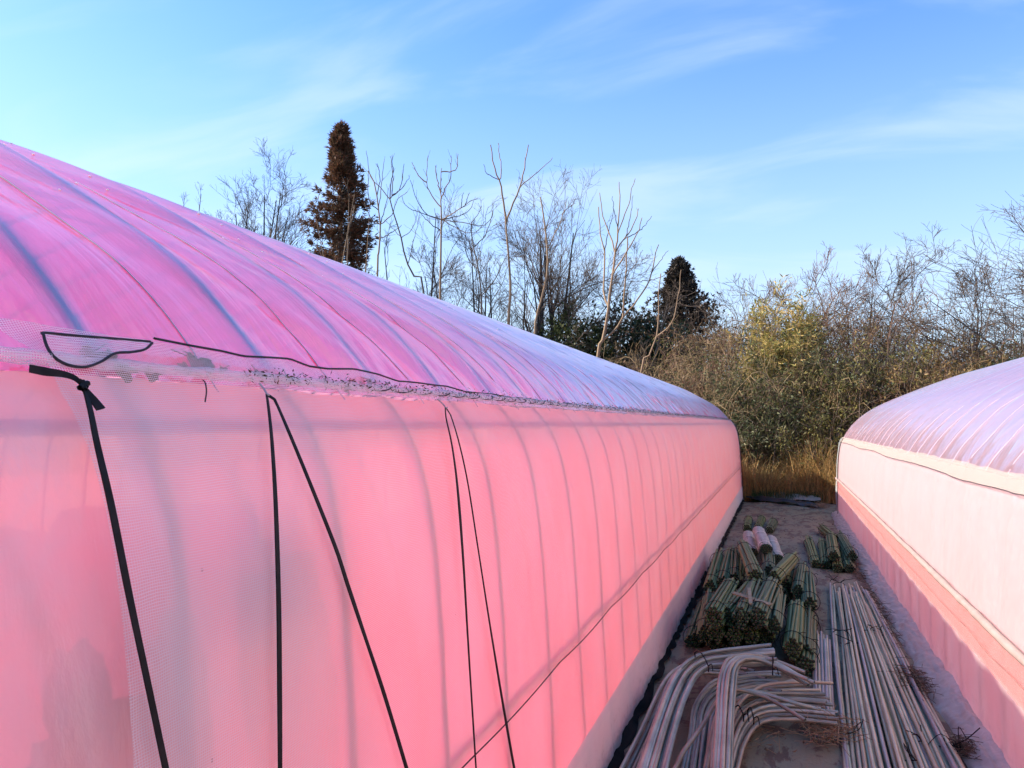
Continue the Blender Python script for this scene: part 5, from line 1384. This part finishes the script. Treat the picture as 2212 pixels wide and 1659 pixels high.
_sh = [  # px, top, Y, width, material, stems, leaves, label
    (1420, 775, 24.0, 1.6, M_red, 46, 3000, "reddish brown shrub in front of the shed roof"),
    (1500, 730, 23.0, 1.8, M_olv, 50, 3600, "olive twiggy shrub below the rounded conifer"),
    (1560, 715, 22.0, 1.7, M_red, 52, 3400, "red brown shrub right of the one below the conifer"),
    (1610, 700, 23.5, 1.6, M_brn, 48, 2600, "brown shrub left of the gap of sky beside the bamboo"),
    (1480, 800, 20.5, 1.6, M_red, 50, 3600, "low red brown shrub just above the left roof's far end"),
    (1560, 815, 19.5, 1.5, M_grn, 52, 4200, "dark green low shrub behind the left roof's far corner"),
    (1640, 800, 19.6, 1.4, M_grn, 52, 4200, "dark green shrub in the middle of the lane's view, left half"),
    (1710, 770, 19.8, 1.5, M_grn, 54, 4400, "dark green shrub under the bamboo clump"),
    (1780, 790, 19.4, 1.5, M_olv, 52, 4000, "olive shrub right below the bamboo clump"),
    (1850, 790, 19.2, 1.5, M_grn, 50, 4000, "dark green shrub behind the right roof's far corner"),
    (1800, 700, 21.5, 1.7, M_brn, 52, 3600, "brown leafy shrub right of the bamboo clump"),
    (1880, 680, 22.0, 1.9, M_brn, 58, 4200, "tan brown shrub at the centre of the right thicket"),
    (1950, 725, 21.5, 1.7, M_red, 54, 3400, "red brown shrub right of the tan one"),
    (2020, 745, 21.0, 1.7, M_brn, 50, 3200, "brown shrub in front of the dark trunked tree"),
    (2080, 765, 20.6, 1.6, M_olv, 48, 3200, "olive brown shrub left of the sunlit olive bush"),
    (1920, 760, 19.2, 1.6, M_olv, 54, 4200, "olive shrub close behind the right roof"),
    (1990, 790, 19.0, 1.6, M_brn, 54, 4200, "brown shrub close behind the right roof, second along"),
    (2060, 800, 18.8, 1.5, M_brn, 50, 3800, "brown shrub close behind the right roof, third along"),
    (1660, 700, 24.5, 1.5, M_olv, 46, 2800, "olive shrub behind the bamboo clump on the left"),
    (1760, 690, 24.5, 1.8, M_olv, 46, 2800, "olive shrub behind the bamboo clump on the right"),
    (1350, 770, 26.0, 2.0, M_brn, 46, 3000, "brown creeper covered shrub at the foot of the pale tree"),
    (1270, 745, 26.5, 2.0, M_olv, 46, 3000, "olive shrub behind the left roof below the dark trunked tree"),
    (1590, 900, 18.4, 1.0, M_grn, 40, 3000, "small dark shrub at the left greenhouse's far corner"),
    (1790, 900, 18.2, 1.0, M_olv, 40, 2600, "small olive shrub at the right greenhouse's far corner"),
    (1690, 880, 18.8, 1.3, M_grn, 46, 3600, "low dark green shrub in the middle behind the dry grass"),
]
for i, (px, py, Y, w, mt, ns, nl, lab) in enumerate(_sh):
    shrub(lab, px, py, Y, w, 200 + i, mt, ns, nl, ms=(M_twig, M_twig_red, M_twig_tan)[i % 3] if py < 880 else M_twig)

# bamboo clump ---------------------------------------------------------------
M_bam = leafmat("bamboo_leaf", [(0.288, 0.250, 0.065), (0.180, 0.184, 0.052), (0.432, 0.316, 0.098), (0.540, 0.367, 0.130), (0.126, 0.141, 0.039)], 0.35)
def bamboo(label, px, pytop, Y, w, seed, nc=22, per=90, group="bamboo clumps", leaf=(0.2, 0.032), mat=None, zmin=0.35):
    rg = np.random.default_rng(seed); top = PY(px, pytop, Y); H = top[2]; c = np.array((top[0], Y, -0.03))
    B0 = c + rg.normal(size=(nc, 3)) * (w * 0.3, w * 0.25, 0); hh = H * rg.uniform(0.62, 1.0, nc); ln = rg.normal(size=(nc, 2)) * w * 0.35
    t = np.linspace(0, 1, 10)[None]
    P = np.stack([B0[:, 0:1] + ln[:, 0:1] * t ** 2, B0[:, 1:2] + ln[:, 1:2] * t ** 2, hh[:, None] * (t - 0.06 * t ** 4)], -1)
    Rr = np.tile(np.linspace(0.016, 0.004, 10), (nc, 1))
    st, fo = MB(), MB(); tubes(st, P, Rr, 5)
    C, Rc, _ = spawn(P, Rr, 14, rg, zmin, 1.0, (0.5, 1.0), (0.08, 0.2), 0.3, 5, 0.1, 0.5, 0.5, minr=0.003); tubes(st, C, Rc, 3)
    src = C[:, 2:].reshape(-1, 3); n = nc * per
    k = rg.integers(0, len(src), n); Q = src[k] + rg.normal(size=(n, 3)) * 0.05
    D = unit(rg.normal(size=(n, 3)) * 0.7 + np.array((0, 0, -0.15)) + unit(Q - (c + (0, 0, H * 0.6))) * 0.5)
    leaves(fo, Q, D, perp(D, rg), rg.uniform(0.6, 1.3, n) * leaf[0], rg.uniform(0.6, 1.2, n) * leaf[1])
    r_ = thing("bamboo_clump", label, "bamboo", c, group)
    _l0("culms", st.mesh("culms", origin=c), M_twig_tan, r_); _l0("foliage", fo.mesh("foliage", False, origin=c), mat or M_bam, r_)
bamboo("sunlit yellow green bamboo plume, the tallest left one", 1668, 612, 20.4, 0.8, 61, 18, 210)
bamboo("sunlit bamboo plume leaning right of the tallest one", 1735, 628, 20.2, 0.8, 62, 18, 190)
bamboo("lower bamboo plume left of the tallest one", 1622, 660, 20.6, 0.6, 63, 12, 120)
bamboo("dull green bamboo filling the middle under the plumes", 1700, 690, 20.2, 1.4, 64, 26, 110, mat=M_grn, zmin=0.15)
bamboo("pale leaved dwarf bamboo at the edge of the dry grass", 1690, 900, 18.9, 1.6, 65, 60, 60, leaf=(0.22, 0.03), mat=leafmat("dwarf_bamboo", [(0.10, 0.115, 0.05), (0.06, 0.07, 0.032), (0.17, 0.17, 0.085), (0.3, 0.28, 0.17)], 0.3), zmin=0.1)

# arching canes ---------------------------------------------------------------
def canes(label, foot_px, Y, dirs, n, seed, H=(3.2, 4.8), run=(1.5, 4.5), mat=M_twig_red, r_=0.010):
    rg = np.random.default_rng(seed)
    f = PY(foot_px, 900, Y); c = np.array((f[0], Y, -0.03))
    hh = rg.uniform(*H, n); rn = rg.uniform(*run, n) * rg.choice(dirs, n)
    B0 = c + rg.normal(size=(n, 3)) * (0.5, 0.4, 0)
    t = np.linspace(0, 1, 16)[None]
    b_ = rg.uniform(0.62, 0.95, n)[:, None]
    P = np.stack([B0[:, 0:1] + rn[:, None] * t ** 1.7, B0[:, 1:2] + rg.normal(size=(n, 1)) * 0.8 * t ** 1.5, hh[:, None] * np.sin(t * math.pi * b_)], -1)
    P += np.cumsum(rg.normal(size=P.shape) * 0.02, axis=1)
    Rr = np.tile(np.linspace(r_, r_ * 0.4, 16), (n, 1))
    st, tw = MB(), MB(); tubes(st, P, Rr, 4)
    C, Rc, _ = spawn(P, Rr, 9, rg, 0.3, 1.0, (0.5, 1.2), (0.05, 0.2), 0.35, 5, 0.15, 0.6, 0.5, minr=0.004); tubes(tw, C, Rc, 3)
    C2, Rc2, _ = spawn(C, Rc, 3, rg, 0.3, 1.0, (0.4, 1.0), (0.3, 0.6), 0.1, 4, 0.15, 0.7, 0.6, minr=0.0034); tubes(tw, C2, Rc2, 3)
    rt = thing("bramble", label, "bramble", c, "arching canes")
    _l0("canes", st.mesh("canes", origin=c), mat, rt); _l0("crown", tw.mesh("crown", origin=c), mat, rt)
canes("arching bare canes springing right from the bamboo clump", 1790, 21.6, [1], 18, 71, (3.6, 5.0), (1.2, 3.2), M_twig)
canes("dense reddish canes arching both ways over the tan shrub", 1890, 21.2, [1, -1], 24, 72, (3.2, 4.8), (0.8, 3.0))
canes("long canes arching right towards the dark trunked tree", 1980, 20.9, [1, 1, -1], 22, 73, (2.9, 4.4), (1.2, 3.4), M_twig)
canes("low canes arching left below the dark trunked tree", 2110, 20.4, [-1, 1], 18, 74, (2.4, 3.6), (0.8, 2.6), M_twig)
canes("straggling canes left of the bamboo clump reaching into the sky", 1640, 21.8, [-1, 1], 18, 75, (3.4, 5.0), (0.6, 2.0), M_twig)
canes("pale broken canes leaning in front of the dark shrubs", 1750, 19.0, [1, -1], 14, 76, (1.6, 2.8), (0.8, 2.2), M_twig_tan, 0.012)
canes("pale canes crossing over the left roof's far end", 1480, 19.4, [1, -1], 16, 77, (1.8, 2.9), (0.6, 2.0), M_twig_tan)
canes("thin tangled canes in front of the dark evergreen bush", 1400, 21.6, [1, -1], 22, 78, (2.2, 3.6), (0.8, 2.4), M_twig_tan, 0.008)

# dry grass beyond the end of the lane ------------------------------------------
M_dry = leafmat("dry_grass", [(0.527, 0.317, 0.112), (0.383, 0.224, 0.082), (0.670, 0.428, 0.163), (0.265, 0.167, 0.068), (0.243, 0.215, 0.074)], 0.3, 0.7)
rg = np.random.default_rng(81)
def grass(name, label, n, xr, yr, h, mat, seed, w=0.007, lean=0.5):
    rg = np.random.default_rng(seed)
    x = rg.uniform(*xr, n); y = rg.uniform(*yr, n)
    cl = vnoise(x * 1.6, y * 1.6, seed); hh = rg.uniform(*h, n) * (1 + 0.8 * cl)
    a = rg.uniform(0, 6.283, n); l = rg.uniform(0.1, 1.0, n) * lean * hh
    t = np.linspace(0, 1, 5)[None]
    P = np.stack([x[:, None] + np.cos(a)[:, None] * l[:, None] * t ** 1.8, y[:, None] + np.sin(a)[:, None] * l[:, None] * t ** 1.8, -0.02 + hh[:, None] * (t - 0.25 * t ** 3 * (l / hh)[:, None])], -1)
    sd = np.stack([-np.sin(a), np.cos(a), 0 * a], -1)[:, None] * (w * np.array((1, 0.9, 0.75, 0.5, 0.1)))[None, :, None] * rg.uniform(0.6, 1.5, n)[:, None, None]
    V = np.stack([P - sd, P + sd], 2).reshape(-1, 3); i = np.arange(n * 10).reshape(n, 5, 2)
    F = np.stack([i[:, :-1, 0], i[:, :-1, 1], i[:, 1:, 1], i[:, 1:, 0]], -1).reshape(-1, 4)
    setp(_l0(name, MB().add(V, F).mesh(name, False), mat), label, "grass", kind='stuff')
grass("dry_grass", "tan dry grass growing where the lane ends", 9000, (-1.6, 1.5), (16.9, 19.4), (0.4, 1.2), M_dry, 82, 0.006, 1.1)
grass("dry_reeds", "taller orange dry grass stems beside the right greenhouse's far corner", 700, (0.55, 1.6), (17.6, 18.8), (0.9, 1.6), leafmat("reed", [(0.27, 0.15, 0.07), (0.2, 0.12, 0.06), (0.32, 0.21, 0.10)], 0.2), 83, 0.006, 0.7)
grass("wild_grass", "rough dull grass covering the ground under the thicket", 26000, (-9, 12), (17.6, 27), (0.3, 0.9), leafmat("rough_grass", [(0.11, 0.085, 0.04), (0.075, 0.07, 0.03), (0.16, 0.12, 0.055), (0.05, 0.05, 0.024)], 0.25), 84, 0.012)
grass("green_grass", "small green weeds at the far edge of the folded sheet", 1600, (-0.6, 0.8), (16.75, 17.3), (0.08, 0.25), leafmat("weed", [(0.07, 0.11, 0.03), (0.05, 0.08, 0.025), (0.12, 0.13, 0.05)], 0.3), 85, 0.006)

# shed roof beyond the left greenhouse ---------------------------------------------
shc = PY(1390, 800, 28.0)
sh_ = thing("shed", "low shed with brownish grey roof half hidden by shrubs", "shed", (shc[0], 28.0, 0))
zr = PY(1390, 776, 28.0)[2]; ze = PY(1390, 806, 28.0)[2]
x0, x1 = PY(1300, 800, 28)[0] - shc[0], PY(1470, 800, 28)[0] - shc[0]
def boxm(x0, x1, y0, y1, z0, z1):
    v = [(x, y, z) for x in (x0, x1) for y in (y0, y1) for z in (z0, z1)]
    return MB().add(v, [(0, 1, 3, 2), (4, 6, 7, 5), (0, 4, 5, 1), (2, 3, 7, 6), (0, 2, 6, 4), (1, 5, 7, 3)])
_l0("wall", boxm(x0 + 0.15, x1 - 0.15, 0.25, 3.4, -0.05, ze - 0.02).mesh("wall", False), plain("shed_wall", (0.30, 0.27, 0.24), (0.2, 0.18, 0.16), 0.9, 2, 0.2), sh_)
rv = [(x0, 0, ze), (x1, 0, ze), (x1, 1.8, zr), (x0, 1.8, zr), (x0, 3.6, ze), (x1, 3.6, ze)]
rb_ = MB().add(rv + [(a, b_, c_ - 0.06) for a, b_, c_ in rv], [(0, 1, 2, 3), (3, 2, 5, 4), (7, 6, 9, 8), (8, 9, 10, 11), (0, 6, 7, 1), (4, 5, 11, 10), (0, 3, 9, 6), (3, 4, 10, 9), (1, 7, 8, 2), (2, 8, 11, 5)])
_l0("roof", rb_.mesh("roof", False), plain("shed_roof", (0.19, 0.15, 0.13), (0.12, 0.10, 0.09), 0.8, 3, 0.3, stretch=(6, 1, 1)), sh_)
